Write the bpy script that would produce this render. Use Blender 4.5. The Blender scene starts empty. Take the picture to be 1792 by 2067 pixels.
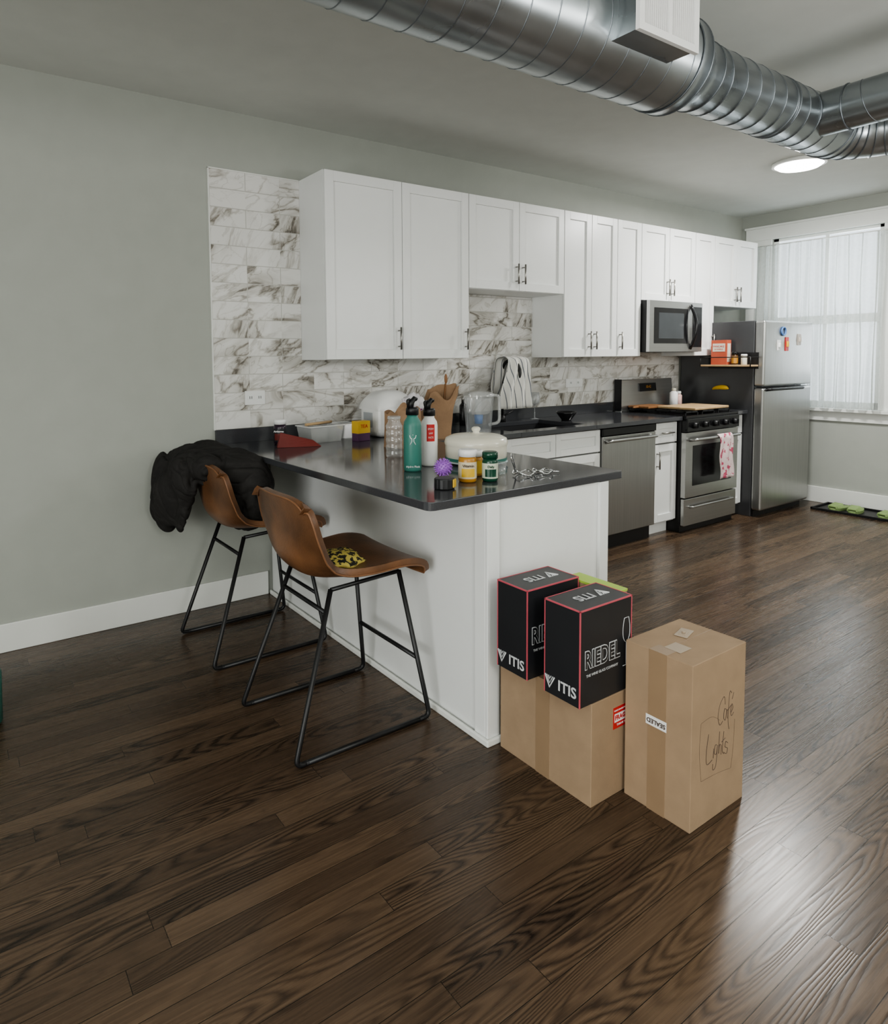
import bpy, bmesh, math, random
from mathutils import Vector, Matrix, noise, Euler
random.seed(4)
COL=bpy.context.scene.collection
ORG={}
# ---------------------------------------------------------------- materials
def nm(name):
    m=bpy.data.materials.new(name); m.use_nodes=True
    nt=m.node_tree; b=nt.nodes['Principled BSDF']; return m,nt,b
def N(nt,t,**k):
    n=nt.nodes.new(t)
    for a,v in k.items(): setattr(n,a,v)
    return n
def ramp(nt,stops):
    r=N(nt,'ShaderNodeValToRGB'); e=r.color_ramp.elements
    e[0].position,e[0].color=stops[0][0],(*stops[0][1],1); e[1].position,e[1].color=stops[1][0],(*stops[1][1],1)
    for p,c in stops[2:]:
        x=e.new(p); x.color=(*c,1)
    return r
def M(name,col,rough=.5,metal=0,var=.06,scale=8,bump=0,bscale=60,trans=0,alpha=1,emit=None,es=0,spec=None,coat=0,ior=None):
    m,nt,b=nm(name); L=nt.links.new
    tc=N(nt,'ShaderNodeTexCoord'); no=N(nt,'ShaderNodeTexNoise'); no.inputs['Scale'].default_value=scale; no.inputs['Detail'].default_value=4
    L(tc.outputs['Object'],no.inputs['Vector'])
    lo=tuple(max(0,c*(1-var)) for c in col); hi=tuple(min(1,c*(1+var)) for c in col)
    r=ramp(nt,[(.3,lo),(.7,hi)]); L(no.outputs['Fac'],r.inputs[0]); L(r.outputs[0],b.inputs['Base Color'])
    b.inputs['Roughness'].default_value=rough; b.inputs['Metallic'].default_value=metal
    b.inputs['Transmission Weight'].default_value=trans; b.inputs['Alpha'].default_value=alpha
    b.inputs['Coat Weight'].default_value=coat
    if ior: b.inputs['IOR'].default_value=ior
    if spec is not None: b.inputs['Specular IOR Level'].default_value=spec
    if emit: b.inputs['Emission Color'].default_value=(*emit,1); b.inputs['Emission Strength'].default_value=es
    if bump:
        n2=N(nt,'ShaderNodeTexNoise'); n2.inputs['Scale'].default_value=bscale; n2.inputs['Detail'].default_value=5
        L(tc.outputs['Object'],n2.inputs['Vector']); bp=N(nt,'ShaderNodeBump'); bp.inputs['Strength'].default_value=bump; bp.inputs['Distance'].default_value=.01
        L(n2.outputs['Fac'],bp.inputs['Height']); L(bp.outputs[0],b.inputs['Normal'])
    return m
def mathn(nt,op,a,b=None):
    n=N(nt,'ShaderNodeMath',operation=op)
    for i,v in enumerate((a,b)):
        if v is None: continue
        if isinstance(v,(int,float)): n.inputs[i].default_value=v
        else: nt.links.new(v,n.inputs[i])
    return n.outputs[0]
def floor_mat():
    m,nt,b=nm('oak_plank_floor'); L=nt.links.new
    g=N(nt,'ShaderNodeNewGeometry'); s=N(nt,'ShaderNodeSeparateXYZ'); L(g.outputs['Position'],s.inputs[0])
    H=.072
    row=mathn(nt,'FLOOR',mathn(nt,'DIVIDE',s.outputs['Y'],H))
    wn=N(nt,'ShaderNodeTexWhiteNoise',noise_dimensions='1D'); L(row,wn.inputs['W'])
    xs=mathn(nt,'ADD',s.outputs['X'],mathn(nt,'MULTIPLY',wn.outputs['Value'],7.3))
    c=N(nt,'ShaderNodeCombineXYZ'); L(xs,c.inputs[0]); L(s.outputs['Y'],c.inputs[1])
    br=N(nt,'ShaderNodeTexBrick',offset=0); L(c.outputs[0],br.inputs['Vector'])
    br.inputs['Color1'].default_value=(0,0,0,1); br.inputs['Color2'].default_value=(1,1,1,1); br.inputs['Mortar'].default_value=(.5,.5,.5,1)
    br.inputs['Scale'].default_value=1; br.inputs['Mortar Size'].default_value=.0010; br.inputs['Mortar Smooth'].default_value=.2
    br.inputs['Brick Width'].default_value=1.30; br.inputs['Row Height'].default_value=H
    rnd=N(nt,'ShaderNodeSeparateColor'); L(br.outputs['Color'],rnd.inputs[0]); rv=rnd.outputs[0]
    rr=mathn(nt,'ADD',mathn(nt,'MULTIPLY',rv,31.7),mathn(nt,'MULTIPLY',wn.outputs['Value'],17))
    def cn(sx,sy,det,rough=.5):
        cc=N(nt,'ShaderNodeCombineXYZ'); L(mathn(nt,'MULTIPLY',s.outputs['X'],sx),cc.inputs[0]); L(mathn(nt,'MULTIPLY',s.outputs['Y'],sy),cc.inputs[1]); L(rr,cc.inputs[2])
        n=N(nt,'ShaderNodeTexNoise'); n.inputs['Scale'].default_value=1; n.inputs['Detail'].default_value=det; n.inputs['Roughness'].default_value=rough; L(cc.outputs[0],n.inputs['Vector']); return n.outputs['Fac']
    n1=cn(.95,9.5,1.0,.3); n4=cn(18,110,2); n2=cn(9,480,3,.6); n5=cn(1.1,5,1); n6=cn(3,140,3)
    ph=mathn(nt,'ADD',mathn(nt,'MULTIPLY',n1,150),mathn(nt,'MULTIPLY',n4,3.0))
    ring=mathn(nt,'ADD',mathn(nt,'MULTIPLY',mathn(nt,'SINE',ph),.5),.5)
    ringp=mathn(nt,'POWER',ring,.50)
    strength=ramp(nt,[(.42,(.22,.22,.22)),(.62,(1,1,1))]); L(n5,strength.inputs[0])
    dark=mathn(nt,'MULTIPLY',mathn(nt,'SUBTRACT',1,ringp),strength.outputs[0])
    t=mathn(nt,'ADD',mathn(nt,'MULTIPLY',n2,.30),mathn(nt,'MULTIPLY',n6,.24))
    t=mathn(nt,'ADD',t,mathn(nt,'MULTIPLY',rv,.20))
    t=mathn(nt,'SUBTRACT',mathn(nt,'ADD',t,.24),mathn(nt,'MULTIPLY',dark,.36))
    r=ramp(nt,[(.14,(.014,.0095,.0070)),(.82,(.165,.110,.070)),(.38,(.048,.0315,.0210)),(.58,(.092,.0600,.0385))]); L(t,r.inputs[0])
    mx=N(nt,'ShaderNodeMix',data_type='RGBA'); L(br.outputs['Fac'],mx.inputs['Factor']); L(r.outputs[0],mx.inputs['A']); mx.inputs['B'].default_value=(.014,.010,.007,1)
    L(mx.outputs['Result'],b.inputs['Base Color'])
    L(mathn(nt,'ADD',mathn(nt,'MULTIPLY',n6,.14),.20),b.inputs['Roughness'])
    bp=N(nt,'ShaderNodeBump'); bp.inputs['Strength'].default_value=.35; bp.inputs['Distance'].default_value=.0006
    L(mathn(nt,'SUBTRACT',mathn(nt,'MULTIPLY',dark,-.5),mathn(nt,'MULTIPLY',br.outputs['Fac'],1.5)),bp.inputs['Height']); L(bp.outputs[0],b.inputs['Normal'])
    return m
def tile_mat():
    m,nt,b=nm('marble_tile'); L=nt.links.new
    g=N(nt,'ShaderNodeNewGeometry'); s=N(nt,'ShaderNodeSeparateXYZ'); L(g.outputs['Position'],s.inputs[0])
    U=mathn(nt,'ADD',s.outputs['X'],4.54); V=mathn(nt,'SUBTRACT',s.outputs['Z'],1.005-.1040*2)
    c=N(nt,'ShaderNodeCombineXYZ'); L(U,c.inputs[0]); L(V,c.inputs[1])
    br=N(nt,'ShaderNodeTexBrick',offset=.5,offset_frequency=2); L(c.outputs[0],br.inputs['Vector'])
    br.inputs['Color1'].default_value=(0,0,0,1); br.inputs['Color2'].default_value=(1,1,1,1); br.inputs['Mortar'].default_value=(.5,.5,.5,1)
    br.inputs['Scale'].default_value=1; br.inputs['Mortar Size'].default_value=.0024; br.inputs['Mortar Smooth'].default_value=.1
    br.inputs['Brick Width'].default_value=.42; br.inputs['Row Height'].default_value=.1040
    row=mathn(nt,'FLOOR',mathn(nt,'DIVIDE',V,.1040))
    sh=mathn(nt,'MULTIPLY',mathn(nt,'MODULO',row,2),.5)
    col=mathn(nt,'FLOOR',mathn(nt,'ADD',mathn(nt,'DIVIDE',U,.42),sh))
    cr=N(nt,'ShaderNodeCombineXYZ'); L(row,cr.inputs[0]); L(col,cr.inputs[1]); wn=N(nt,'ShaderNodeTexWhiteNoise',noise_dimensions='2D'); L(cr.outputs[0],wn.inputs['Vector'])
    vr=N(nt,'ShaderNodeVectorRotate',rotation_type='Y_AXIS'); L(g.outputs['Position'],vr.inputs['Vector']); L(mathn(nt,'ADD',mathn(nt,'MULTIPLY',wn.outputs['Value'],1.5),-.15),vr.inputs['Angle'])
    mp2=N(nt,'ShaderNodeMapping'); mp2.inputs['Scale'].default_value=(1.5,1,3.8); L(vr.outputs[0],mp2.inputs[0])
    sc=N(nt,'ShaderNodeVectorMath',operation='SCALE'); L(wn.outputs['Color'],sc.inputs[0]); sc.inputs['Scale'].default_value=60
    ad=N(nt,'ShaderNodeVectorMath',operation='ADD'); L(mp2.outputs[0],ad.inputs[0]); L(sc.outputs[0],ad.inputs[1])
    def vein(scale,det,dist,w):
        n=N(nt,'ShaderNodeTexNoise'); n.inputs['Scale'].default_value=scale; n.inputs['Detail'].default_value=det; n.inputs['Distortion'].default_value=dist; L(ad.outputs[0],n.inputs['Vector'])
        a=mathn(nt,'ABSOLUTE',mathn(nt,'SUBTRACT',n.outputs['Fac'],.5))
        v=mathn(nt,'SUBTRACT',1,mathn(nt,'MULTIPLY',a,w)); return mathn(nt,'MAXIMUM',v,0)
    n3=N(nt,'ShaderNodeTexNoise'); n3.inputs['Scale'].default_value=.9; n3.inputs['Detail'].default_value=2; L(ad.outputs[0],n3.inputs['Vector'])
    mask=ramp(nt,[(.44,(0,0,0)),(.58,(1,1,1))]); L(n3.outputs['Fac'],mask.inputs[0])
    m2=ramp(nt,[(.36,(.32,.32,.32)),(.55,(1,1,1))]); L(n3.outputs['Fac'],m2.inputs[0])
    v1=mathn(nt,'MULTIPLY',vein(1.4,6,.9,28),m2.outputs[0]); v2=mathn(nt,'MULTIPLY',vein(3.0,5,.7,42),m2.outputs[0])
    big=mathn(nt,'MULTIPLY',mask.outputs[0],vein(1.4,7,1.2,7))
    v=mathn(nt,'ADD',mathn(nt,'MULTIPLY',v1,.58),mathn(nt,'ADD',mathn(nt,'MULTIPLY',v2,.28),mathn(nt,'MULTIPLY',big,.46)))
    r=ramp(nt,[(.0,(.76,.75,.73)),(1.,(.14,.125,.105)),(.35,(.54,.52,.485)),(.7,(.31,.285,.25))]); L(v,r.inputs[0])
    mx=N(nt,'ShaderNodeMix',data_type='RGBA'); L(br.outputs['Fac'],mx.inputs['Factor']); L(r.outputs[0],mx.inputs['A']); mx.inputs['B'].default_value=(.52,.51,.48,1)
    L(mx.outputs['Result'],b.inputs['Base Color']); b.inputs['Roughness'].default_value=.22
    bp=N(nt,'ShaderNodeBump',invert=True); bp.inputs['Strength'].default_value=.6; bp.inputs['Distance'].default_value=.002; L(br.outputs['Fac'],bp.inputs['Height']); L(bp.outputs[0],b.inputs['Normal'])
    return m
def duct_mat():
    m,nt,b=nm('galvanised_steel'); L=nt.links.new
    tc=N(nt,'ShaderNodeTexCoord')
    n=N(nt,'ShaderNodeTexNoise'); n.inputs['Scale'].default_value=3; n.inputs['Detail'].default_value=4; L(tc.outputs['Object'],n.inputs['Vector'])
    r=ramp(nt,[(.3,(.30,.328,.345)),(.75,(.46,.49,.505))]); L(n.outputs['Fac'],r.inputs[0]); L(r.outputs[0],b.inputs['Base Color'])
    b.inputs['Metallic'].default_value=.9; L(mathn(nt,'ADD',mathn(nt,'MULTIPLY',n.outputs['Fac'],.2),.19),b.inputs['Roughness'])
    bp=N(nt,'ShaderNodeBump'); bp.inputs['Strength'].default_value=.07; bp.inputs['Distance'].default_value=.01; L(n.outputs['Fac'],bp.inputs['Height']); L(bp.outputs[0],b.inputs['Normal'])
    return m
def brushed(name,col,rough=.3,axis='Z'):
    m,nt,b=nm(name); L=nt.links.new
    tc=N(nt,'ShaderNodeTexCoord'); mp=N(nt,'ShaderNodeMapping'); mp.inputs['Scale'].default_value={'X':(2,300,300),'Z':(120,120,2)}[axis]; L(tc.outputs['Object'],mp.inputs[0])
    n=N(nt,'ShaderNodeTexNoise'); n.inputs['Scale'].default_value=1; n.inputs['Detail'].default_value=2; L(mp.outputs[0],n.inputs['Vector'])
    r=ramp(nt,[(.3,tuple(c*.94 for c in col)),(.7,tuple(min(1,c*1.05) for c in col))]); L(n.outputs['Fac'],r.inputs[0]); L(r.outputs[0],b.inputs['Base Color'])
    b.inputs['Metallic'].default_value=.93; b.inputs['Roughness'].default_value=rough
    return m
def curtain_mat():
    m,nt,b=nm('sheer_curtain'); L=nt.links.new; nt.nodes.remove(b)
    o=nt.nodes['Material Output']
    tc=N(nt,'ShaderNodeTexCoord'); n=N(nt,'ShaderNodeTexNoise'); n.inputs['Scale'].default_value=40; L(tc.outputs['Object'],n.inputs['Vector'])
    r=ramp(nt,[(.3,(.66,.69,.67)),(.7,(.74,.77,.75))]); L(n.outputs['Fac'],r.inputs[0])
    d=N(nt,'ShaderNodeBsdfDiffuse'); t=N(nt,'ShaderNodeBsdfTranslucent'); tr=N(nt,'ShaderNodeBsdfTransparent')
    L(r.outputs[0],d.inputs[0]); L(r.outputs[0],t.inputs[0])
    a=N(nt,'ShaderNodeMixShader'); a.inputs[0].default_value=.45; L(d.outputs[0],a.inputs[1]); L(t.outputs[0],a.inputs[2])
    lw=N(nt,'ShaderNodeLayerWeight'); lw.inputs['Blend'].default_value=.45
    c=N(nt,'ShaderNodeMixShader'); L(mathn(nt,'MAXIMUM',mathn(nt,'SUBTRACT',.62,mathn(nt,'MULTIPLY',lw.outputs['Facing'],1.05)),0),c.inputs[0]); L(a.outputs[0],c.inputs[1]); L(tr.outputs[0],c.inputs[2]); L(c.outputs[0],o.inputs[0])
    return m
def thin_glass(name,tint=(.9,.95,.95),amt=.25,rough=.05):
    m,nt,b=nm(name); L=nt.links.new; nt.nodes.remove(b); o=nt.nodes['Material Output']
    g=N(nt,'ShaderNodeBsdfGlossy'); g.inputs['Roughness'].default_value=rough
    n=N(nt,'ShaderNodeTexNoise'); n.inputs['Scale'].default_value=12
    d=N(nt,'ShaderNodeBsdfDiffuse'); r=ramp(nt,[(.3,tint),(.7,tuple(c*.95 for c in tint))]); L(n.outputs['Fac'],r.inputs[0]); L(r.outputs[0],d.inputs[0])
    t=N(nt,'ShaderNodeBsdfTransparent'); lw=N(nt,'ShaderNodeLayerWeight'); lw.inputs['Blend'].default_value=.25
    a=N(nt,'ShaderNodeMixShader'); a.inputs[0].default_value=amt; L(t.outputs[0],a.inputs[1]); L(d.outputs[0],a.inputs[2])
    c=N(nt,'ShaderNodeMixShader'); L(mathn(nt,'ADD',mathn(nt,'MULTIPLY',lw.outputs['Facing'],.5),.06),c.inputs[0]); L(a.outputs[0],c.inputs[1]); L(g.outputs[0],c.inputs[2]); L(c.outputs[0],o.inputs[0])
    return m
def pattern_mat(name,c1,c2,scale,thr=.5):
    m,nt,b=nm(name); L=nt.links.new
    tc=N(nt,'ShaderNodeTexCoord'); n=N(nt,'ShaderNodeTexNoise'); n.inputs['Scale'].default_value=scale; n.inputs['Detail'].default_value=2; L(tc.outputs['Object'],n.inputs['Vector'])
    r=ramp(nt,[(thr-.02,c1),(thr+.02,c2)]); L(n.outputs['Fac'],r.inputs[0]); L(r.outputs[0],b.inputs['Base Color']); b.inputs['Roughness'].default_value=.8
    return m
def stripes_mat():
    m,nt,b=nm('striped_linen'); L=nt.links.new
    tc=N(nt,'ShaderNodeTexCoord'); w=N(nt,'ShaderNodeTexWave',bands_direction='X'); w.inputs['Scale'].default_value=9; w.inputs['Distortion'].default_value=.4; L(tc.outputs['Object'],w.inputs['Vector'])
    r=ramp(nt,[(.94,(.72,.71,.67)),(.98,(.15,.16,.19))]); L(w.outputs['Fac'],r.inputs[0]); L(r.outputs[0],b.inputs['Base Color']); b.inputs['Roughness'].default_value=.9
    return m
WALL=M('wall_paint',(.405,.42,.385),.75,var=.02,bump=.04,bscale=300)
CEIL=M('ceiling_paint',(.60,.615,.585),.8,var=.02,bump=.03,bscale=300)
TRIM=M('trim_white',(.78,.79,.76),.4,var=.01)
CAB=M('cabinet_white',(.80,.81,.80),.33,var=.01)
GAP=M('cabinet_reveal',(.16,.16,.155),.8)
STONE=M('dark_quartz',(.060,.062,.068),.11,var=.12,scale=300,spec=.7)
TILE=tile_mat(); FLOOR=floor_mat(); DUCT=duct_mat()
SEAM=M('duct_seam',(.22,.24,.26),.4,.9)
STEEL=brushed('brushed_stainless',(.43,.43,.42),.31); STEELX=brushed('brushed_stainless_flat',(.47,.47,.46),.29,'X')
NICK=M('satin_nickel',(.34,.33,.31),.32,.95)
CHROME=M('chrome',(.75,.75,.75),.1,1)
BLK=M('black_gloss',(.012,.012,.013),.16); BLKM=M('black_matte_metal',(.010,.010,.011),.42); DARK=M('dark_recess',(.02,.02,.02),.8)
LEATH=M('tan_leather',(.150,.070,.032),.38,var=.48,scale=6,bump=.12,bscale=140)
LEATHE=M('leather_piping',(.20,.095,.045),.45,var=.2)
CARD=M('cardboard',(.335,.235,.150),.85,var=.06,scale=14,bump=.05,bscale=90); CARDL=M('cardboard_flap_light',(.40,.32,.24),.6,var=.05)
TAPE=M('kraft_tape',(.295,.203,.125),.42,var=.05)
GLBLK=M('printed_black_card',(.020,.021,.024),.4); REDP=M('red_print_edge',(.55,.10,.13),.5); SILV=M('silver_print',(.60,.61,.62),.4)
WHITE=M('white_plastic',(.80,.80,.79),.3,var=.01); RED=M('red_plastic',(.55,.03,.03),.45); YEL=M('yellow_print',(.66,.42,.05),.5)
TEAL=M('teal_powdercoat',(.050,.19,.155),.42,var=.04); CREAM=M('cream_enamel',(.70,.67,.57),.22,var=.02)
JACK=M('black_nylon',(.026,.0245,.0235),.8,var=.15,bump=.2,bscale=70,spec=.25)
WOOD=M('board_wood',(.48,.33,.18),.5,var=.15,scale=18); WOOD2=M('board_wood_dark',(.25,.12,.05),.5,var=.15,scale=18)
GLASS=thin_glass('clear_glass',amt=.10); PLAS=thin_glass('clear_plastic',(.88,.90,.90),.24,.12); JUG=thin_glass('pitcher_plastic',(.80,.85,.88),.16,.08)
BLUE=M('blue_filter',(.10,.22,.50),.4); PURP=M('purple_rubber',(.40,.16,.60),.5); GREEN=M('dark_green_plastic',(.01,.06,.035),.25)
AMB=M('amber_label',(.45,.22,.04),.3); LIME=M('lime_print',(.42,.60,.10),.5); PAPER=M('kraft_paper',(.31,.195,.115),.85,var=.12,scale=12,bump=.25,bscale=20)
MAROON=M('maroon_fabric',(.17,.025,.02),.6,var=.1); PINK=pattern_mat('pink_printed_cloth',(.68,.55,.55),(.45,.08,.14),22,.56)
BEE=pattern_mat('yellow_black_cloth',(.02,.02,.015),(.55,.45,.12),60,.49); LINEN=stripes_mat(); SHEER=curtain_mat()
INK=M('ink',(.07,.045,.035),.6)
# ---------------------------------------------------------------- geometry helpers
def box(bm,x0,x1,y0,y1,z0,z1,mi=0):
    r=bmesh.ops.create_cube(bm,size=1,matrix=Matrix.Translation(((x0+x1)/2,(y0+y1)/2,(z0+z1)/2))@Matrix.Diagonal((abs(x1-x0),abs(y1-y0),abs(z1-z0),1)))
    for v in r['verts']:
        for f in v.link_faces: f.material_index=mi
    return r['verts']
def lathe(bm,prof,c=(0,0,0),seg=32,mi=0,cap=True,smooth=True):
    rings=[]
    for r,z in prof:
        if r<.00011: rings.append([bm.verts.new((c[0],c[1],c[2]+z))])
        else: rings.append([bm.verts.new((c[0]+r*math.cos(2*math.pi*i/seg),c[1]+r*math.sin(2*math.pi*i/seg),c[2]+z)) for i in range(seg)])
    for a,b in zip(rings,rings[1:]):
        for i in range(seg):
            j=(i+1)%seg
            if len(a)==1 and len(b)==1: continue
            if len(a)==1: f=bm.faces.new((a[0],b[j],b[i]))
            elif len(b)==1: f=bm.faces.new((a[i],a[j],b[0]))
            else: f=bm.faces.new((a[i],a[j],b[j],b[i]))
            f.material_index=mi; f.smooth=smooth
    if cap:
        for R,fl in ((rings[0],True),(rings[-1],False)):
            if len(R)>2:
                f=bm.faces.new(R[::-1] if fl else R); f.material_index=mi
def tube(bm,pts,r,seg=10,mi=0,closed=False,cap=True):
    pts=[Vector(p) for p in pts]; n=len(pts); rings=[]; up=None
    for i,p in enumerate(pts):
        if closed: t=(pts[(i+1)%n]-pts[i-1]).normalized()
        else: t=(pts[min(i+1,n-1)]-pts[max(i-1,0)]).normalized()
        if up is None:
            up=t.orthogonal().normalized()
        up=(up-t*up.dot(t)).normalized(); s=t.cross(up)
        rr=r[i] if isinstance(r,(list,tuple)) else r
        rings.append([bm.verts.new(p+(up*math.cos(2*math.pi*k/seg)+s*math.sin(2*math.pi*k/seg))*rr) for k in range(seg)])
    pr=list(zip(rings,rings[1:]))+([(rings[-1],rings[0])] if closed else [])
    for a,b in pr:
        for k in range(seg):
            f=bm.faces.new((a[k],a[(k+1)%seg],b[(k+1)%seg],b[k])); f.material_index=mi; f.smooth=True
    if cap and not closed:
        bm.faces.new(rings[0][::-1]).material_index=mi; bm.faces.new(rings[-1]).material_index=mi
def arc(pts,rad=.03,n=6):
    P=[Vector(p) for p in pts]; out=[P[0]]
    for a,b,c in zip(P,P[1:],P[2:]):
        d1=(a-b).normalized(); d2=(c-b).normalized(); A=b+d1*rad; C=b+d2*rad
        for i in range(n+1):
            t=i/n; out.append(A.lerp(b,t).lerp(b.lerp(C,t),t))
    out.append(P[-1]); return out
def prism(bm,outline,z0,z1,mi=0):
    a=[bm.verts.new((x,y,z0)) for x,y in outline]; b=[bm.verts.new((x,y,z1)) for x,y in outline]
    fs=[bm.faces.new(a[::-1]),bm.faces.new(b)]
    for i in range(len(a)):
        j=(i+1)%len(a); fs.append(bm.faces.new((a[i],a[j],b[j],b[i])))
    for f in fs: f.material_index=mi
def T(name,label,cat,loc,rot=0,group=None):
    o=bpy.data.objects.new(name,None); o.empty_display_size=.05; COL.objects.link(o); o.location=loc; o.rotation_euler=(0,0,rot)
    o['label']=label; o['category']=cat
    if group: o['group']=group
    ORG[o]=Vector(loc); return o
def P(name,bm,parent,mats,bev=0,local=False,smooth=False,sub=0,label=None,solid=0,seg=2):
    if not isinstance(mats,(list,tuple)): mats=[mats]
    if parent is not None and not local: bmesh.ops.translate(bm,verts=bm.verts,vec=-ORG[parent])
    bmesh.ops.recalc_face_normals(bm,faces=bm.faces)
    me=bpy.data.meshes.new(name); bm.to_mesh(me); bm.free()
    if smooth:
        for f in me.polygons: f.use_smooth=True
    for m in mats: me.materials.append(m)
    o=bpy.data.objects.new(name,me); COL.objects.link(o)
    if parent is not None: o.parent=parent; ORG[o]=ORG[parent]
    if solid:
        s=o.modifiers.new('s','SOLIDIFY'); s.thickness=solid; s.offset=0
    if bev:
        b=o.modifiers.new('b','BEVEL'); b.width=bev; b.segments=seg; b.limit_method='ANGLE'; b.angle_limit=.7
    if sub:
        s=o.modifiers.new('ss','SUBSURF'); s.levels=sub; s.render_levels=sub
    if label: o['label']=label
    return o
def solo(name,bm,mats,label,cat,loc,rot=0,group=None,**k):
    o=P(name,bm,None,mats,**k); o.location=loc; o.rotation_euler=(0,0,rot); o['label']=label; o['category']=cat
    if group: o['group']=group
    return o
def struct(name,bm,mats,bev=0):
    o=P(name,bm,None,mats,bev=bev); o['kind']='structure'; return o
def BX(*a,mi=0):
    bm=bmesh.new(); box(bm,*a,mi=mi); return bm
def copy_thing(src,loc,rot=None,label=None):
    new=src.copy(); COL.objects.link(new); new.location=loc
    if rot is not None: new.rotation_euler=(0,0,rot)
    if label: new['label']=label
    def rec(a,b):
        for c in list(a.children):
            d=c.copy(); COL.objects.link(d); d.parent=b; d.matrix_parent_inverse=c.matrix_parent_inverse.copy(); rec(c,d)
    rec(src,new); return new
FACEX=(math.pi/2,0,-math.pi/2); FACEY=(math.pi/2,0,0)
def text(s,size,parent,loc,rot,mat,name='lettering',sx=1,bold=0,align='CENTER'):
    cu=bpy.data.curves.new('tmp','FONT'); cu.body=s; cu.size=size; cu.extrude=.0004; cu.align_x=align; cu.align_y='CENTER'; cu.offset=bold; cu.resolution_u=3
    ob=bpy.data.objects.new('tmp',cu); COL.objects.link(ob); bpy.context.view_layer.update()
    me=bpy.data.meshes.new_from_object(ob.evaluated_get(bpy.context.evaluated_depsgraph_get())); me.name=name
    bpy.data.objects.remove(ob); me.materials.clear(); me.materials.append(mat)
    o=bpy.data.objects.new(name,me); COL.objects.link(o); o.parent=parent; o.location=loc; o.rotation_euler=rot; o.scale=(sx,1,1); return o
def strokes(bm,lines,w,fx,mi=0):
    for ln in lines: tube(bm,[fx(u,v) for u,v in ln],w,seg=5,mi=mi)
def sm(pts,n=6):
    out=[]; m=len(pts)
    for i in range(m-1):
        p0=Vector(pts[max(i-1,0)]);p1=Vector(pts[i]);p2=Vector(pts[i+1]);p3=Vector(pts[min(i+2,m-1)])
        for k in range(n):
            t=k/n; out.append(tuple(.5*((2*p1)+(p2-p0)*t+(2*p0-5*p1+4*p2-p3)*t*t+(3*p1-p0-3*p2+p3)*t**3)))
    out.append(tuple(pts[-1])); return out

# ---------------------------------------------------------------- room shell
XL,XR,YB,HC=-4.6,5.018,-6.6,2.79
struct('floor',BX(XL-.1,XR+.1,YB-.1,.1,-.1,0),FLOOR)
struct('ceiling',BX(XL-.1,XR+.1,YB-.1,.1,HC,HC+.1),CEIL)
struct('wall_back',BX(XL-.1,XR+.1,0,.1,0,HC),WALL)
struct('wall_left',BX(XL-.1,XL,YB,0,0,HC),WALL)
struct('wall_front',BX(XL-.1,XR+.1,YB-.1,YB,0,HC),WALL)
WY0,WY1,WZ0,WZ1=-1.235,-.30,.90,2.53
bm=bmesh.new(); box(bm,XR,XR+.1,WY1,0,0,HC); box(bm,XR,XR+.1,YB,WY0,0,HC); box(bm,XR,XR+.1,WY0,WY1,0,WZ0); box(bm,XR,XR+.1,WY0,WY1,WZ1,HC)
struct('wall_right',bm,WALL)
struct('baseboard_back',BX(XL,-.25,-.016,0,0,.14),TRIM,.004)
struct('baseboard_right',BX(XR-.016,XR,YB,-.05,0,.15),TRIM,.004)
bm=bmesh.new()
box(bm,XR-.022,XR,WY0-.10,-.05,WZ1,WZ1+.12); box(bm,XR-.035,XR,WY0-.12,-.04,WZ1+.12,WZ1+.14)
box(bm,XR-.02,XR,WY1,-.06,WZ0,WZ1); box(bm,XR-.02,XR,WY0-.10,WY0,WZ0,WZ1)
box(bm,XR-.07,XR,WY0-.13,-.05,WZ0-.03,WZ0); box(bm,XR-.02,XR,WY0-.10,-.06,WZ0-.12,WZ0-.03)
struct('trim_1',bm,TRIM,.003)
bm=bmesh.new(); fw_=.045; xa,xb=XR+.03,XR+.07
box(bm,xa,xb,WY0,WY0+fw_,WZ0,WZ1); box(bm,xa,xb,WY1-fw_,WY1,WZ0,WZ1); box(bm,xa,xb,WY0,WY1,WZ0,WZ0+.06); box(bm,xa,xb,WY0,WY1,WZ1-.025,WZ1)
box(bm,xa-.01,xb,WY0,WY1,1.68,1.76)
box(bm,xa+.01,xb-.01,-.785,-.755,WZ0,WZ1)
box(bm,xa+.018,xa+.022,WY0,WY1,WZ0,WZ1,mi=1)
struct('window_1',bm,[TRIM,GLASS])
# ---------------------------------------------------------------- curtain
cu=T('curtain','sheer white pleated curtain hanging over the window','curtain',(4.94,-.76,.90))
bm=bmesh.new(); ny,nz=460,14; g=[]
for i in range(ny+1):
    y=-.205-i/ny*1.07; row=[]
    for j in range(nz+1):
        z=.905+(2.455-.905)*j/nz; k=1-.35*j/nz
        yy=y+.03*noise.noise(Vector((y*6,z*.3,3)))
        x=4.925+k*(.030*math.sin(yy*62+.5*math.sin(z*2))+.012*math.sin(yy*121+1.3+.4*z)+.018*noise.noise(Vector((y*11,z*1.2,0))))
        row.append(bm.verts.new((x,y+.004*math.sin(z*5+y*30),z)))
    g.append(row)
for i in range(ny):
    for j in range(nz): bm.faces.new((g[i][j],g[i+1][j],g[i+1][j+1],g[i][j+1])).smooth=True
P('curtain_panel',bm,cu,SHEER)
bm=bmesh.new(); tube(bm,[(4.925,-.20,2.458),(4.925,-1.28,2.458)],.006); P('curtain_rod',bm,cu,TRIM)
P('rod_bracket',BX(4.925,XR-.001,-.215,-.205,2.452,2.466),cu,TRIM); P('rod_bracket',BX(4.925,XR-.001,-1.275,-1.265,2.452,2.466),cu,TRIM)
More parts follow.
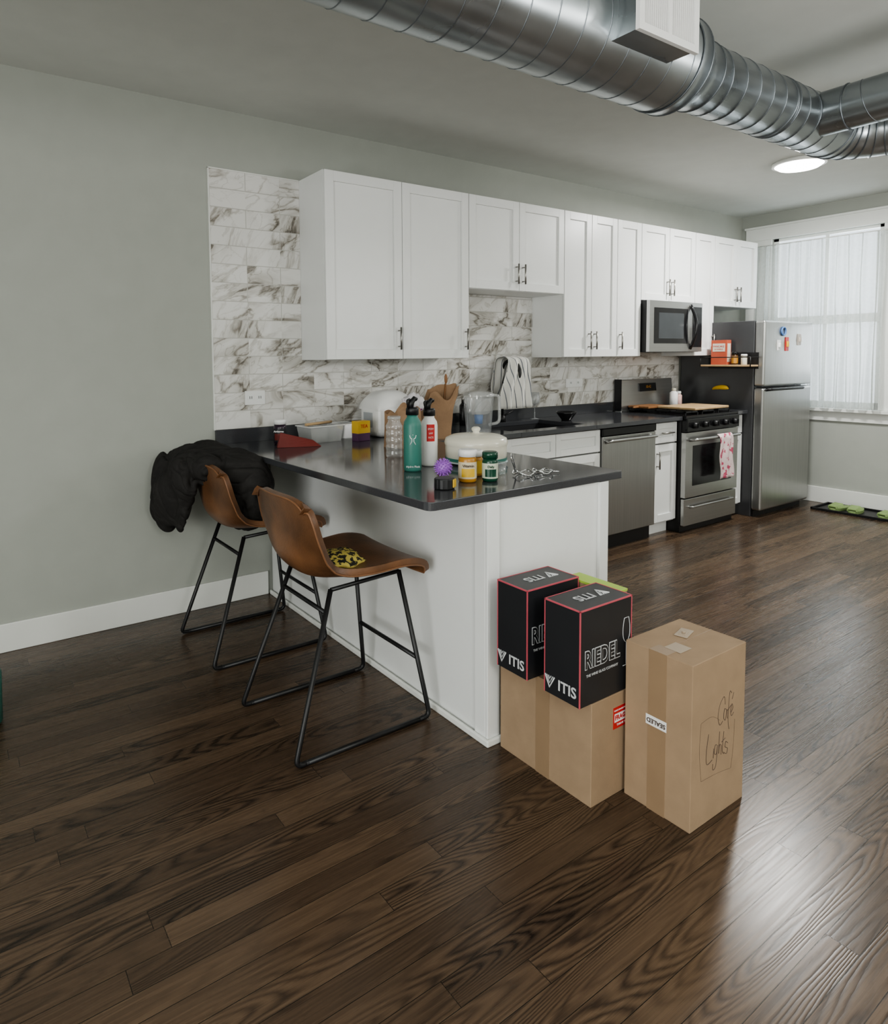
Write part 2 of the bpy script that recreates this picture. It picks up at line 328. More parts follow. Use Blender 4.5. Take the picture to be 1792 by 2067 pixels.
# ---------------------------------------------------------------- backsplash
bm=bmesh.new()
for x0,x1,z1 in ((-.55,-.001,2.46),(-.001,1.063,1.395),(1.063,1.977,1.854),(1.977,2.892,1.395),(2.892,3.654,1.428),(3.654,3.93,1.395)): box(bm,x0,x1,-.011,-.001,1.006,z1)
bmesh.ops.remove_doubles(bm,verts=bm.verts,dist=1e-5)
o=P('tile_backsplash',bm,None,TILE); o['label']='white marble subway tile backsplash with grey brown veins'; o['category']='backsplash'
bm=bmesh.new(); box(bm,-.556,-.55,-.012,0,1.005,2.463); box(bm,-.556,-.002,-.012,0,2.46,2.466); struct('trim_2',bm,TRIM)
def outlet(x,z,w,h,lab):
    t=T('wall_outlet',lab,'outlet',(x,-.0115,z),group='white wall outlets'); P('cover_plate',BX(x-w/2,x+w/2,-.0185,-.0115,z-h/2,z+h/2),t,WHITE,.002)
    for dx in (-w*.22,w*.22):
        bm=bmesh.new(); box(bm,x+dx-.017,x+dx+.017,-.0205,-.0186,z-.020,z+.020,0)
        for s in (-.006,.006): box(bm,x+dx+s-.0015,x+dx+s+.0015,-.021,-.0204,z-.006,z+.010,1)
        P('socket',bm,t,[CAB,DARK])
outlet(-.31,1.18,.125,.082,'white double outlet on the veined marble tile'); outlet(2.46,1.185,.20,.07,'white outlet plate on the tile by the range')
# ---------------------------------------------------------------- cabinets
def shaker(x0,x1,z0,z1,y,parent,hside=None,hz=None,horiz=False,name='door',fr=.057):
    bm=bmesh.new(); t=.019; g=.0024
    x0+=g;x1-=g;z0+=g;z1-=g
    f=min(fr,(x1-x0)*.27,(z1-z0)*.3)
    box(bm,x0,x0+f,y-t,y,z0,z1); box(bm,x1-f,x1,y-t,y,z0,z1); box(bm,x0+f,x1-f,y-t,y,z0,z0+f); box(bm,x0+f,x1-f,y-t,y,z1-f,z1)
    box(bm,x0+f,x1-f,y-t+.012,y,z0+f,z1-f)
    d=P(name,bm,parent,CAB,.0015)
    if hside:
        hx=x0+.03 if hside=='l' else x1-.03 if hside=='r' else (x0+x1)/2
        bm=bmesh.new()
        if horiz:
            zc=(z0+z1)/2; tube(bm,[(hx-.07,y-t-.028,zc),(hx+.07,y-t-.028,zc)],.0055)
            for s in (-.05,.05): tube(bm,[(hx+s,y-t,zc),(hx+s,y-t-.028,zc)],.0045)
        else:
            tube(bm,[(hx,y-t-.028,hz-.068),(hx,y-t-.028,hz+.068)],.006)
            for s in (-.048,.048): tube(bm,[(hx,y-t,hz+s),(hx,y-t-.028,hz+s)],.0045)
        P('handle',bm,d,NICK,label='brushed nickel bar handle')
    return d
ZT=2.463;ZB=1.396
def upper(x0,x1,zb,doors,label):
    t=T('wall_cabinet',label,'cabinet',((x0+x1)/2,-.001,zb),group='white wall cabinets')
    P('cabinet_body',BX(x0,x1,-.305,-.001,zb,ZT),t,CAB)
    P('face_reveal',BX(x0+.003,x1-.003,-.3055,-.305,zb+.003,ZT-.003),t,GAP)
    n=len(doors); w=(x1-x0)/n
    for i,h in enumerate(doors): shaker(x0+i*w,x0+(i+1)*w,zb,ZT,-.3058,t,h,zb+.125 if zb<1.5 else zb+.115)
upper(0,1.062,ZB,['r','r'],'tall white shaker wall cabinet with two doors')
upper(1.064,1.976,1.855,['r','l'],'short white shaker wall cabinet above the sink')
upper(1.978,2.586,ZB,['r','l'],'tall white shaker wall cabinet with narrow doors')
upper(2.588,2.891,ZB,['l'],'narrow tall white wall cabinet beside the microwave')
upper(2.893,3.653,1.85,['r','l'],'short white wall cabinet above the microwave')
upper(3.655,3.957,ZB,['r'],'narrow tall white wall cabinet beside the fridge')
upper(3.959,4.69,1.84,['r','l'],'short white wall cabinet above the fridge')
def base(x0,x1,spec,label,hollow=False):
    t=T('base_cabinet',label,'cabinet',((x0+x1)/2,-.3,0),group='white base cabinets')
    bm=bmesh.new()
    if hollow:
        box(bm,x0,x0+.018,-.60,-.03,.10,.893); box(bm,x1-.018,x1,-.60,-.03,.10,.893); box(bm,x0+.018,x1-.018,-.60,-.582,.10,.893); box(bm,x0+.018,x1-.018,-.60,-.03,.10,.118); box(bm,x0,x1,-.54,-.03,0,.10)
    else:
        box(bm,x0,x1,-.60,-.03,.10,.893); box(bm,x0,x1,-.54,-.03,0,.10)
    P('cabinet_body',bm,t,CAB)
    P('face_reveal',BX(x0+.003,x1-.003,-.6005,-.60,.103,.89),t,GAP)
    n,hs=spec; w=(x1-x0)/n
    for i in range(n):
        a,b=x0+i*w,x0+(i+1)*w
        shaker(a,b,.725,.885,-.6008,t,'c' if hs[0] else None,None,True,name='drawer',fr=.045)
        shaker(a,b,.11,.718,-.6008,t,hs[1+i],.60)
base(1.11,2.026,(2,[0,'r','l']),'white sink base cabinet with false drawer fronts',True)
base(2.662,2.955,(1,[1,'l']),'narrow white base cabinet between dishwasher and range')
base(3.735,3.925,(1,[0,None]),'slim white base cabinet between range and fridge')
bm=bmesh.new(); box(bm,.44,1.108,-.60,-.03,0,.893); o=solo('corner_cabinet',bm,CAB,'plain white corner base cabinet beside the peninsula','cabinet',(0,0,0))
# peninsula
pn=T('peninsula_base','white panelled peninsula base under the dark counter','kitchen island',(.1,-.95,0))
P('side_panel',BX(-.225,.430,-1.895,-.02,0,.893),pn,CAB)
P('corner_trim',BX(-.234,-.175,-1.910,-1.8955,.0,.893),pn,CAB,.002); P('corner_trim',BX(-.234,-.2255,-1.8950,-1.84,.0,.893),pn,CAB,.002); P('corner_trim',BX(.380,.433,-1.910,-1.8955,.0,.893),pn,CAB,.002)
bm=bmesh.new(); prism(bm,[(-.247,-.02),(-.247,-1.924),(.435,-1.924),(.435,-1.9105),(-.2345,-1.9105),(-.2345,-.02)],0,.026); P('shoe_moulding',bm,pn,TRIM,.005)
# countertop
ct=T('countertop','dark grey polished quartz countertop with short backsplash ledge','countertop',(0,-.5,.895))
ol=[(-.535,-.001),(-.498,-1.87)]
for i in range(6):
    a=math.pi+i/5*math.pi/2; ol.append((-.468+.03*math.cos(a),-1.885+.03*math.sin(a)))
for i in range(5):
    a=-math.pi/2+i/4*math.pi/2; ol.append((.512+.018*math.cos(a),-1.892+.018*math.sin(a)))
bm=bmesh.new(); prism(bm,ol+[(.53,-.001)],.895,.925)
for a in ((.53,1.2,-.665,-.001),(1.2,1.93,-.665,-.56),(1.2,1.93,-.13,-.001),(1.93,2.957,-.665,-.001)): box(bm,*a,.895,.925)
P('counter_slab',bm,ct,STONE,.0025)
P('backsplash_ledge',BX(-.55,2.957,-.022,-.001,.925,1.005),ct,STONE,.001)
c2=T('countertop','short dark quartz countertop piece beside the fridge','countertop',(3.83,-.33,.895))
P('counter_slab',BX(3.735,3.925,-.665,-.001,.895,.925),c2,STONE,.0025); P('backsplash_ledge',BX(3.735,3.925,-.022,-.001,.925,1.005),c2,STONE,.001)
# sink
sk=T('kitchen_sink','dark undermount sink set into the counter','sink',(1.56,-.35,.70))
bm=bmesh.new(); x0,x1,y0,y1=1.2,1.93,-.56,-.13
box(bm,x0-.01,x1+.01,y0-.01,y1+.01,.69,.70); box(bm,x0-.01,x0,y0,y1,.70,.894); box(bm,x1,x1+.01,y0,y1,.70,.894); box(bm,x0-.01,x1+.01,y0-.01,y0,.70,.894); box(bm,x0-.01,x1+.01,y1,y1+.01,.70,.894)
P('basin',bm,sk,M('dark_sink',(.035,.035,.038),.4,.2))
bm=bmesh.new(); lathe(bm,[(.04,0),(.04,.004),(.02,.006)],(1.56,-.35,.70)); P('drain',bm,sk,NICK)
fc=T('kitchen_faucet','tall gooseneck kitchen faucet behind the sink','faucet',(1.60,-.075,.925))
bm=bmesh.new(); lathe(bm,[(.028,0),(.026,.03),(.016,.05)],(1.60,-.075,.9255)); pts=[(1.60,-.075,.95),(1.60,-.075,1.29)]
for i in range(1,13):
    a=i/12*math.pi; pts.append((1.60,-.165+.09*math.cos(a),1.29+.09*math.sin(a)))
pts.append((1.60,-.255,1.20)); tube(bm,pts,.012); P('spout',bm,fc,BLKM)
bm=bmesh.new(); tube(bm,[(1.61,-.075,.965),(1.70,-.085,1.0)],.007); P('lever',bm,fc,BLKM)
def cloth(fn,nu,nv):
    bm=bmesh.new(); g=[[bm.verts.new(fn(i/nu,j/nv)) for j in range(nv+1)] for i in range(nu+1)]
    for i in range(nu):
        for j in range(nv): bm.faces.new((g[i][j],g[i+1][j],g[i+1][j+1],g[i][j+1])).smooth=True
    return bm
def ftow(u,v):
    s=(v-.5)*2; a=abs(s)
    y=-.165+ (-1 if s>0 else 1)*(.085*math.sin(min(a*3,1)*math.pi/2)+.03*a)
    z=1.405-.05*(min(a*3,1))**2-.40*max(0,a-.25)*(1.05 if s>0 else .8)
    w=.085+.055*min(1,a*1.3)
    x=1.60+(u-.5)*2*w+.012*math.sin(a*6)+ .05*a*(-1 if s>0 else 1)
    y+=.022*math.sin(u*15+s*1.5)*min(1,a*2+.2)
    return (x-1.6,y+.165,z-1.05)
solo('dish_towel',cloth(ftow,36,36),LINEN,'white dish towel with dark stripes draped over the faucet','towel',(1.6,-.165,1.05),solid=.004)
# ---------------------------------------------------------------- dishwasher
dw=T('dishwasher','stainless steel dishwasher under the counter','dishwasher',(2.345,-.3,0))
P('dishwasher_body',BX(2.032,2.658,-.58,-.03,.0,.89),dw,BLKM)
P('kick_plate',BX(2.034,2.656,-.59,-.58,.0,.10),dw,BLKM)
P('door',BX(2.034,2.656,-.635,-.58,.11,.83),dw,STEEL,.006)
P('control_strip',BX(2.034,2.656,-.64,-.58,.835,.888),dw,BLK,.004)
bm=bmesh.new(); tube(bm,arc([(2.07,-.635,.79),(2.07,-.675,.80),(2.62,-.675,.80),(2.62,-.635,.79)],.02),.011); P('handle',bm,dw,STEELX)
# ---------------------------------------------------------------- range
rg=T('gas_range','stainless steel freestanding gas range with black cooktop','range',(3.345,-.35,0))
X0,X1=2.963,3.728
P('range_body',BX(X0,X1,-.65,-.03,.0,.905),rg,BLKM,.003)
P('range_drawer',BX(X0+.004,X1-.004,-.685,-.65,.055,.27),rg,STEELX,.006)
bm=bmesh.new(); box(bm,X0+.004,X1-.004,-.69,-.65,.28,.795,0); box(bm,X0+.10,X1-.10,-.6925,-.689,.37,.69,1); od=P('oven_door',bm,rg,[STEELX,BLK],.004)
bm=bmesh.new(); tube(bm,arc([(X0+.06,-.69,.735),(X0+.06,-.745,.745),(X1-.06,-.745,.745),(X1-.06,-.69,.735)],.03),.012); P('handle',bm,od,STEELX)
bm=bmesh.new(); tube(bm,arc([(X0+.08,-.685,.20),(X0+.08,-.71,.205),(X1-.08,-.71,.205),(X1-.08,-.685,.20)],.02),.008); P('drawer_handle',bm,rg,STEELX)
P('control_panel',BX(X0+.002,X1-.002,-.70,-.65,.80,.905),rg,BLK,.006)
for i in range(5):
    bm=bmesh.new(); xk=X0+.09+i*.146
    tube(bm,[(xk,-.70,.852),(xk,-.715,.852),(xk,-.735,.852)],[.026,.024,.019],16); box(bm,xk-.003,xk+.003,-.742,-.70,.835,.869); P('knob',bm,rg,BLKM)
P('cooktop',BX(X0,X1,-.69,-.10,.905,.928),rg,BLK,.004)
for gx in (X0+.15,X0+.385,X0+.62):
    bm=bmesh.new()
    for dx in (-.085,0,.085): box(bm,gx+dx-.005,gx+dx+.005,-.645,-.125,.945,.957)
    for y in (-.64,-.51,-.385,-.26,-.13): box(bm,gx-.09,gx+.09,y-.005,y+.005,.945,.957)
    for dx in (-.085,.085):
        for y in (-.64,-.13): box(bm,gx+dx-.005,gx+dx+.005,y-.005,y+.005,.928,.945)
    P('burner_grate',bm,rg,BLKM)
bm=bmesh.new(); vs=box(bm,X0,X1,-.10,-.03,.905,1.195)
for v in vs:
    if v.co.z>1.1 and v.co.y<-.05: v.co.y+=.03
P('backguard',bm,rg,STEELX,.006)
bm=bmesh.new(); vs=box(bm,X0+.26,X0+.50,-.094,-.07,1.09,1.16)
for v in vs:
    if v.co.z>1.12: v.co.y+=.008
P('clock_display',bm,rg,BLK)
text('10:42',.035,rg,(X0+.38-3.345,-.0953+.35,1.128),(math.pi/2-.1,0,0),AMB,'display_digits')
P('backguard_end',BX(X0-.004,X0,-.10,-.03,.93,1.20),rg,BLKM)
def ft2(u,v):
    a=v; x=(u-.5)*.20+.01*math.sin(v*9); y=-.765-.007*math.sin(u*12+2*v)-.004*v; z=.765-.36*v
    if v<.08: y=-.745-.020*math.sin(v/.08*math.pi/2)
    return (x,y+.745,z-.765)
solo('hand_towel',cloth(ft2,20,24),PINK,'pink and white printed towel hanging on the oven handle','towel',(3.41,-.745,.768),solid=.004)
bm=bmesh.new(); box(bm,-.25,.25,-.17,.17,0,.02); solo('cutting_board',bm,WOOD,'pale wooden cutting board lying across the stove grates','cutting board',(3.42,-.47,.958),bev=.006)
bm=bmesh.new(); box(bm,-.15,.15,-.10,.10,0,.018); tube(bm,[(-.14,0,.009),(-.22,0,.009)],.0085); solo('cutting_board',bm,WOOD2,'small dark wooden paddle board on the stove','cutting board',(3.20,-.20,.958),bev=.005)
def bottle(name,loc,r,h,body,cap,label,cat,lab=None,neck=.6,caph=.2,group=None,lettering=None,lmat=None,face=-2.2,inner=None):
    t=T(name,label,cat,loc,group=group); bh=h*(1-caph)
    bm=bmesh.new(); lathe(bm,[(r*.9,0),(r,.006),(r,bh*.86),(r*neck,bh)],seg=28); P('bottle_body',bm,t,body,local=True)
    bm=bmesh.new(); lathe(bm,[(r*neck*1.08+.002,bh),(r*neck*1.08+.002,h-.004),(r*neck,h)],seg=28); P('cap',bm,t,cap,local=True)
    if lab:
        bm=bmesh.new(); lathe(bm,[(r+.0008,bh*.15),(r+.0008,bh*.8)],seg=28,cap=False); P('bottle_label',bm,t,lab,local=True)
    if inner:
        bm=bmesh.new(); n=10
        for i in range(n):
            a0=face-.75+1.5*i/n;a1=face-.75+1.5*(i+1)/n; rr=r+.0014
            bm.faces.new([bm.verts.new((rr*math.cos(a),rr*math.sin(a),z)) for a,z in ((a0,bh*.22),(a1,bh*.22),(a1,bh*.55),(a0,bh*.55))])
        bmesh.ops.remove_doubles(bm,verts=bm.verts,dist=1e-6); P('label_panel',bm,t,inner,local=True)
    if lettering:
        a=face; text(lettering,r*.42,t,((r+.0025)*math.cos(a),(r+.0025)*math.sin(a),bh*.66),(math.pi/2,0,a+math.pi/2),lmat or INK,bold=.0003)
    return t
bottle('spice_bottle',(3.61,-.17,.958),.035,.15,WHITE,CREAM,'round white patterned bottle at the back of the stove','bottle',neck=.45,caph=.15)
bottle('soap_bottle',(3.685,-.17,.958),.028,.12,M('pink_liquid',(.65,.42,.38),.3),WHITE,'small pink bottle at the back of the stove','bottle',neck=.6,caph=.2)
# ---------------------------------------------------------------- microwave
mw=T('microwave','stainless over the range microwave with dark window','microwave',(3.273,-.2,1.43))
P('microwave_body',BX(2.899,3.647,-.37,-.013,1.43,1.849),mw,BLKM,.003)
bm=bmesh.new(); box(bm,2.90,3.646,-.40,-.371,1.432,1.846,0); box(bm,2.96,3.43,-.4025,-.3995,1.50,1.79,1); box(bm,3.02,3.37,-.4035,-.4024,1.54,1.75,2); md=P('door',bm,mw,[STEELX,BLK,M('mw_glass',(.05,.055,.06),.12)],.002)
P('control_panel',BX(3.50,3.635,-.4025,-.40,1.47,1.81),mw,BLK)
bm=bmesh.new(); tube(bm,[(3.47,-.40-.055*math.sin(i/12*math.pi),1.455+.37*i/12) for i in range(13)],.013); P('handle',bm,md,BLK)
# ---------------------------------------------------------------- fridge
fr=T('refrigerator','stainless steel top freezer refrigerator with black side','refrigerator',(4.36,-.4,0))
FX0,FX1=3.935,4.79
SIDE=M('fridge_side',(.05,.051,.054),.3)
P('fridge_body',BX(FX0,FX1,-.70,-.03,.0,1.69),fr,SIDE,.004)
P('fridge_door',BX(FX0,FX1,-.785,-.70,.06,1.115),fr,STEEL,.018,seg=4)
P('freezer_door',BX(FX0,FX1,-.785,-.70,1.13,1.69),fr,STEEL,.018,seg=4)
P('toe_grille',BX(FX0+.01,FX1-.01,-.72,-.70,.0,.055),fr,BLKM)
bm=bmesh.new(); tube(bm,arc([(FX0+.05,-.785,1.10),(FX0+.05,-.82,1.105),(FX1-.25,-.83,1.105),(FX1-.20,-.785,1.10)],.02),.013); P('handle',bm,fr,BLKM)
for (x,z,w,h,mat,lab) in ((4.24,1.60,.07,.07,BLUE,'small round blue fridge magnet'),(4.31,1.49,.055,.12,RED,'red printed fridge magnet'),(4.17,1.48,.055,.09,WHITE,'white paper fridge magnet'),(4.53,1.53,.06,.10,M('grey_mag',(.5,.45,.4),.5),'small beige fridge magnet')):
    bm=bmesh.new()
    if w==h:
        tube(bm,[(w/2*math.cos(a*math.pi/8),-.007,w/2*math.sin(a*math.pi/8)) for a in range(16)],.007,8,closed=True)
    else:
        box(bm,-w/2,w/2,-.005,0,-h/2,h/2); tube(bm,[(0,-.006,-h*.2),(0,-.006,h*.2)],w*.25,8,mi=1)
    solo('fridge_magnet',bm,[mat,YEL if mat is RED else mat],lab,'magnet',(x,-.7855,z),group='fridge magnets',bev=.001)
sh=T('magnetic_shelf','black wire shelf with wooden base on the fridge side','shelf',(3.87,-.5,1.31))
P('shelf_board',BX(3.80,3.93,-.74,-.30,1.30,1.315),sh,WOOD,.003)
bm=bmesh.new(); tube(bm,arc([(3.93,-.74,1.38),(3.80,-.74,1.38),(3.80,-.30,1.38),(3.93,-.30,1.38)],.02),.004)
for y in (-.74,-.30): tube(bm,[(3.80,y,1.30),(3.80,y,1.38)],.004)
box(bm,3.931,3.9345,-.74,-.30,1.28,1.42); P('shelf_rail',bm,sh,BLKM)
fb=T('food_box','red and white pancake mix box on the wire shelf','box',(3.865,-.42,1.316))
P('carton',BX(3.83,3.90,-.52,-.38,1.316,1.53),fb,M('red_carton',(.50,.11,.06),.5),.001)
P('carton_print',BX(3.828,3.8299,-.505,-.395,1.43,1.50),fb,CREAM); P('carton_print',BX(3.84,3.89,-.5215,-.5202,1.34,1.50),fb,CREAM)
text('PANCAKE',.022,fb,(3.8275-3.865,-.45+.42,1.475-1.316),FACEX,RED); text('& WAFFLE',.016,fb,(3.8275-3.865,-.45+.42,1.45-1.316),FACEX,RED)
bottle('spice_jar',(3.86,-.575,1.316),.026,.11,M('jar_dark',(.10,.05,.02),.3),BLK,'brown spice jar on the wire shelf','jar',lab=AMB,neck=.9)
bottle('spice_jar',(3.86,-.655,1.316),.024,.09,CREAM,WHITE,'small cream spice jar on the wire shelf','jar',neck=.9)
bm=bmesh.new(); tube(bm,sm([(0,-.07,0),(-.01,-.05,.012),(-.012,0,.014),(-.01,.05,.004),(0,.075,-.01)],4),[.006,.008,.012,.016,.019,.02,.021,.021,.02,.019,.018,.016,.014,.012,.009,.006,.004],12)
solo('fridge_magnet',bm,M('yellow_skin',(.75,.48,.05),.4),'curved yellow banana shaped magnet on the fridge side','magnet',(3.927,-.42,1.10),group='fridge magnets')
# ---------------------------------------------------------------- ceiling light
LX,LY=3.39,-1.26
cl=T('ceiling_light','round flush ceiling light glowing white','ceiling light',(LX,LY,2.745))
bm=bmesh.new(); lathe(bm,[(.172,.020),(.172,.0445)],(LX,LY,2.745),48); P('light_housing',bm,cl,TRIM)
bm=bmesh.new(); lathe(bm,[(.0001,-.008),(.08,-.006),(.13,.002),(.155,.020)],(LX,LY,2.745),48,cap=False); P('light_diffuser',bm,cl,M('diffuser_glow',(1,1,1),.5,emit=(1,.98,.94),es=5))
# ---------------------------------------------------------------- ducts
YD,ZD=-2.07,2.51
du=T('spiral_duct','large galvanised spiral air duct hung below the ceiling','duct',(0,YD,ZD))
RL,RR=.172,.128
def tubex(bm,segs):
    rings=[]
    for (x,r) in segs:
        rings.append([bm.verts.new((x,YD+r*math.cos(2*math.pi*k/64),ZD+r*math.sin(2*math.pi*k/64))) for k in range(64)])
    for a,b in zip(rings,rings[1:]):
        for k in range(64): bm.faces.new((a[k],a[(k+1)%64],b[(k+1)%64],b[k])).smooth=True
bm=bmesh.new(); tubex(bm,[(-4.58,RL),(.50,RL)]); P('duct_pipe',bm,du,DUCT)
bm=bmesh.new(); tubex(bm,[(.50,RL+.003),(.56,RL+.003),(.561,RL),(.66,RR+.003),(.72,RR+.003),(.721,RR),(1.86,RR)]); P('duct_reducer',bm,du,DUCT)
def helix(bm,x0,x1,r,pitch,rr=.0024):
    n=int((x1-x0)/pitch*36); tube(bm,[(x0+(x1-x0)*i/n,YD+r*math.cos(2*math.pi*i/36),ZD+r*math.sin(2*math.pi*i/36)) for i in range(n+1)],rr,5)
bm=bmesh.new(); helix(bm,-2.6,.50,RL,.115); P('duct_seam',bm,du,SEAM)
bm=bmesh.new(); helix(bm,.73,1.84,RR,.105); P('duct_seam',bm,du,SEAM)
for x,r in ((.50,RL+.003),(.56,RL+.003),(.72,RR+.003),(1.30,RR),(1.33,RR)):
    bm=bmesh.new(); tube(bm,[(x,YD+r*math.cos(2*math.pi*k/48),ZD+r*math.sin(2*math.pi*k/48)) for k in range(48)],.003,6,closed=True); P('joint_ring',bm,du,SEAM)
bm=bmesh.new(); pts=[];R=.24
for i in range(13):
    a=i/12*math.pi/2; pts.append((1.86+R*math.sin(a),YD-R+R*math.cos(a),ZD))
pts.append((1.86+R,-6.59,ZD)); tube(bm,pts,RR,40,cap=False); P('duct_elbow',bm,du,DUCT)
for i in range(0,13,2):
    a=i/12*math.pi/2; c=Vector((1.86+R*math.sin(a),YD-R+R*math.cos(a),ZD)); n=Vector((math.sin(a),math.cos(a),0)); bm=bmesh.new()
    tube(bm,[c+n*(RR+.002)*math.cos(2*math.pi*k/40)+Vector((0,0,1))*(RR+.002)*math.sin(2*math.pi*k/40) for k in range(40)],.003,6,closed=True); P('joint_ring',bm,du,SEAM)
def helixy(bm,xc,y0,y1,r,pitch):
    n=int(abs(y1-y0)/pitch*30); tube(bm,[(xc+r*math.cos(2*math.pi*i/30),y0+(y1-y0)*i/n,ZD+r*math.sin(2*math.pi*i/30)) for i in range(n+1)],.0022,5)
bm=bmesh.new(); helixy(bm,1.86+R,YD-R-.05,-4.2,RR,.105); P('duct_seam',bm,du,SEAM)
bm=bmesh.new(); tube(bm,[(1.62,YD,ZD),(1.62,-6.59,ZD)],.098,40,cap=False); P('duct_branch',bm,du,DUCT)
bm=bmesh.new(); helixy(bm,1.62,YD-.22,-4.2,.098,.12); P('duct_seam',bm,du,SEAM)
bm=bmesh.new(); tube(bm,[(1.62+.100*math.cos(2*math.pi*k/36),YD-.20,ZD+.100*math.sin(2*math.pi*k/36)) for k in range(36)],.003,6,closed=True); P('joint_ring',bm,du,SEAM)
for x in (-3.2,-.9): P('hanger_strap',BX(x-.012,x+.012,YD-.003,YD+.003,ZD+RL-.002,HC-.0005),du,SEAM)
rgx=T('air_register','white rectangular air vent boxed onto the duct','air vent',(.175,-2.25,2.42))
P('vent_box',BX(.02,.32,-2.309,-2.165,2.415,2.655),rgx,DUCT)
bm=bmesh.new(); x0,x1,z0,z1=.010,.330,2.408,2.663; fwd=.024; xm=.17
for a in ((x0,x0+fwd,z0,z1),(x1-fwd,x1,z0,z1),(x0+fwd,xm-.008,z0,z0+fwd),(xm+.008,x1-fwd,z0,z0+fwd),(x0+fwd,xm-.008,z1-fwd,z1),(xm+.008,x1-fwd,z1-fwd,z1),(xm-.008,xm+.008,z0,z1)): box(bm,a[0],a[1],-2.325,-2.3105,a[2],a[3])
box(bm,x0+fwd,xm-.008,-2.313,-2.3105,z0+fwd,z1-fwd); box(bm,xm+.008,x1-fwd,-2.313,-2.3105,z0+fwd,z1-fwd)
for i in range(11):
    for xx in (x0+fwd,xm+.008):
        x=xx+.006+i*.0110
        box(bm,x,x+.0022,-2.321,-2.3132,z0+fwd+.001,z1-fwd-.001)
P('vent_grille',bm,rgx,WHITE)
# ---------------------------------------------------------------- stools
st=T('counter_stool','tan leather bucket counter stool with black metal sled legs','stool',(-.58,-1.40,0),group='tan leather counter stools')
prof=sm([(.285,.565),(.268,.596),(.18,.612),(.06,.600),(-.06,.590),(-.145,.603),(-.198,.655),(-.218,.74),(-.232,.83),(-.250,.912)],5)
hw=sm([(.205,0),(.222,0),(.232,0),(.228,0),(.222,0),(.228,0),(.238,0),(.240,0),(.230,0),(.198,0)],5)
n=len(prof); nv=20
def shell(i,v):
    t=i/(n-1); x,z=prof[i]; w=hw[i][0]
    tx=prof[min(i+1,n-1)][0]-prof[max(i-1,0)][0]; tz=prof[min(i+1,n-1)][1]-prof[max(i-1,0)][1]; l=math.hypot(tx,tz); nx,nz=tz/l,-tx/l
    if nz<0 and t<.5: nx,nz=-nx,-nz
    if t>=.5 and nx<0: nx,nz=-nx,-nz
    curl=(.008+.052*math.exp(-((t-.60)/.20)**2)+.028*max(0,t-.6)*2)*abs(v)**2.4
    return Vector((x+nx*curl, v*w, z+nz*curl - (.05*abs(v)**5 if t>.93 else 0)*(t-.93)/.07))
bm=bmesh.new(); g=[[bm.verts.new(shell(i,-1+2*j/nv)) for j in range(nv+1)] for i in range(n)]
for i in range(n-1):
    for j in range(nv): bm.faces.new((g[i][j],g[i+1][j],g[i+1][j+1],g[i][j+1])).smooth=True
o=P('seat_shell',bm,st,LEATH,local=True,smooth=True)
s=o.modifiers.new('s','SOLIDIFY'); s.thickness=.026; s.offset=-1; b=o.modifiers.new('b','BEVEL'); b.width=.008; b.segments=3; b.limit_method='ANGLE'
edge=[shell(i,-1) for i in range(n)]+[shell(n-1,-1+2*j/nv) for j in range(1,nv+1)]+[shell(i,1) for i in range(n-2,-1,-1)]+[shell(0,1-2*j/nv) for j in range(1,nv)]
bm=bmesh.new(); tube(bm,edge,.004,6,closed=True); P('seat_piping',bm,st,LEATHE,local=True)
r_=.0095; Fb,Bb,Wb=.288,-.290,.243
for sd in (-1,1):
    for (a,b_) in (((.20,sd*.165,.583),(Fb,sd*Wb,.0105)),((-.10,sd*.165,.570),(Bb,sd*Wb,.0105))):
        bm=bmesh.new(); sgn=1 if b_[0]>0 else -1
        tube(bm,arc([a,b_,(b_[0]-sgn*.05,b_[1],.0105)],.03,8),r_,12); P('leg',bm,st,BLKM,local=True)
    bm=bmesh.new(); tube(bm,[(Bb+.04,sd*Wb,.0105),(Fb-.04,sd*Wb,.0105)],r_,12); P('floor_rail',bm,st,BLKM,local=True)
    bm=bmesh.new(); tube(bm,[(-.10,sd*.165,.568),(.20,sd*.165,.581)],.008,10); P('seat_bar',bm,st,BLKM,local=True)
def lerp3(a,b,t): return tuple(a[i]+(b[i]-a[i])*t for i in range(3))
a=lerp3((.20,.165,.583),(Fb,Wb,.0105),.60); bm=bmesh.new(); tube(bm,[(a[0],-a[1],a[2]),a],.0085,10); P('footrest',bm,st,BLKM,local=True)
a=lerp3((-.10,.165,.570),(Bb,Wb,.0105),.14); bm=bmesh.new(); tube(bm,[(a[0],-a[1],a[2]),a],.008,10); P('cross_bar',bm,st,BLKM,local=True)
st2=copy_thing(st,(-.57,-.545,0),label='tan leather counter stool with a black jacket over it')
bm=bmesh.new(); bmesh.ops.create_icosphere(bm,subdivisions=4,radius=1)
for v in bm.verts:
    c=v.co; k=1+.22*noise.noise(c*1.7)+.07*noise.noise(c*5)
    v.co=Vector((c.x*.095*k,c.y*.10*k,(c.z*.036*k+.036)))
solo('patterned_pouch',bm,BEE,'crumpled yellow and black patterned fabric pouch on the stool','pouch',(-.585,-1.45,.598),.3,smooth=True)
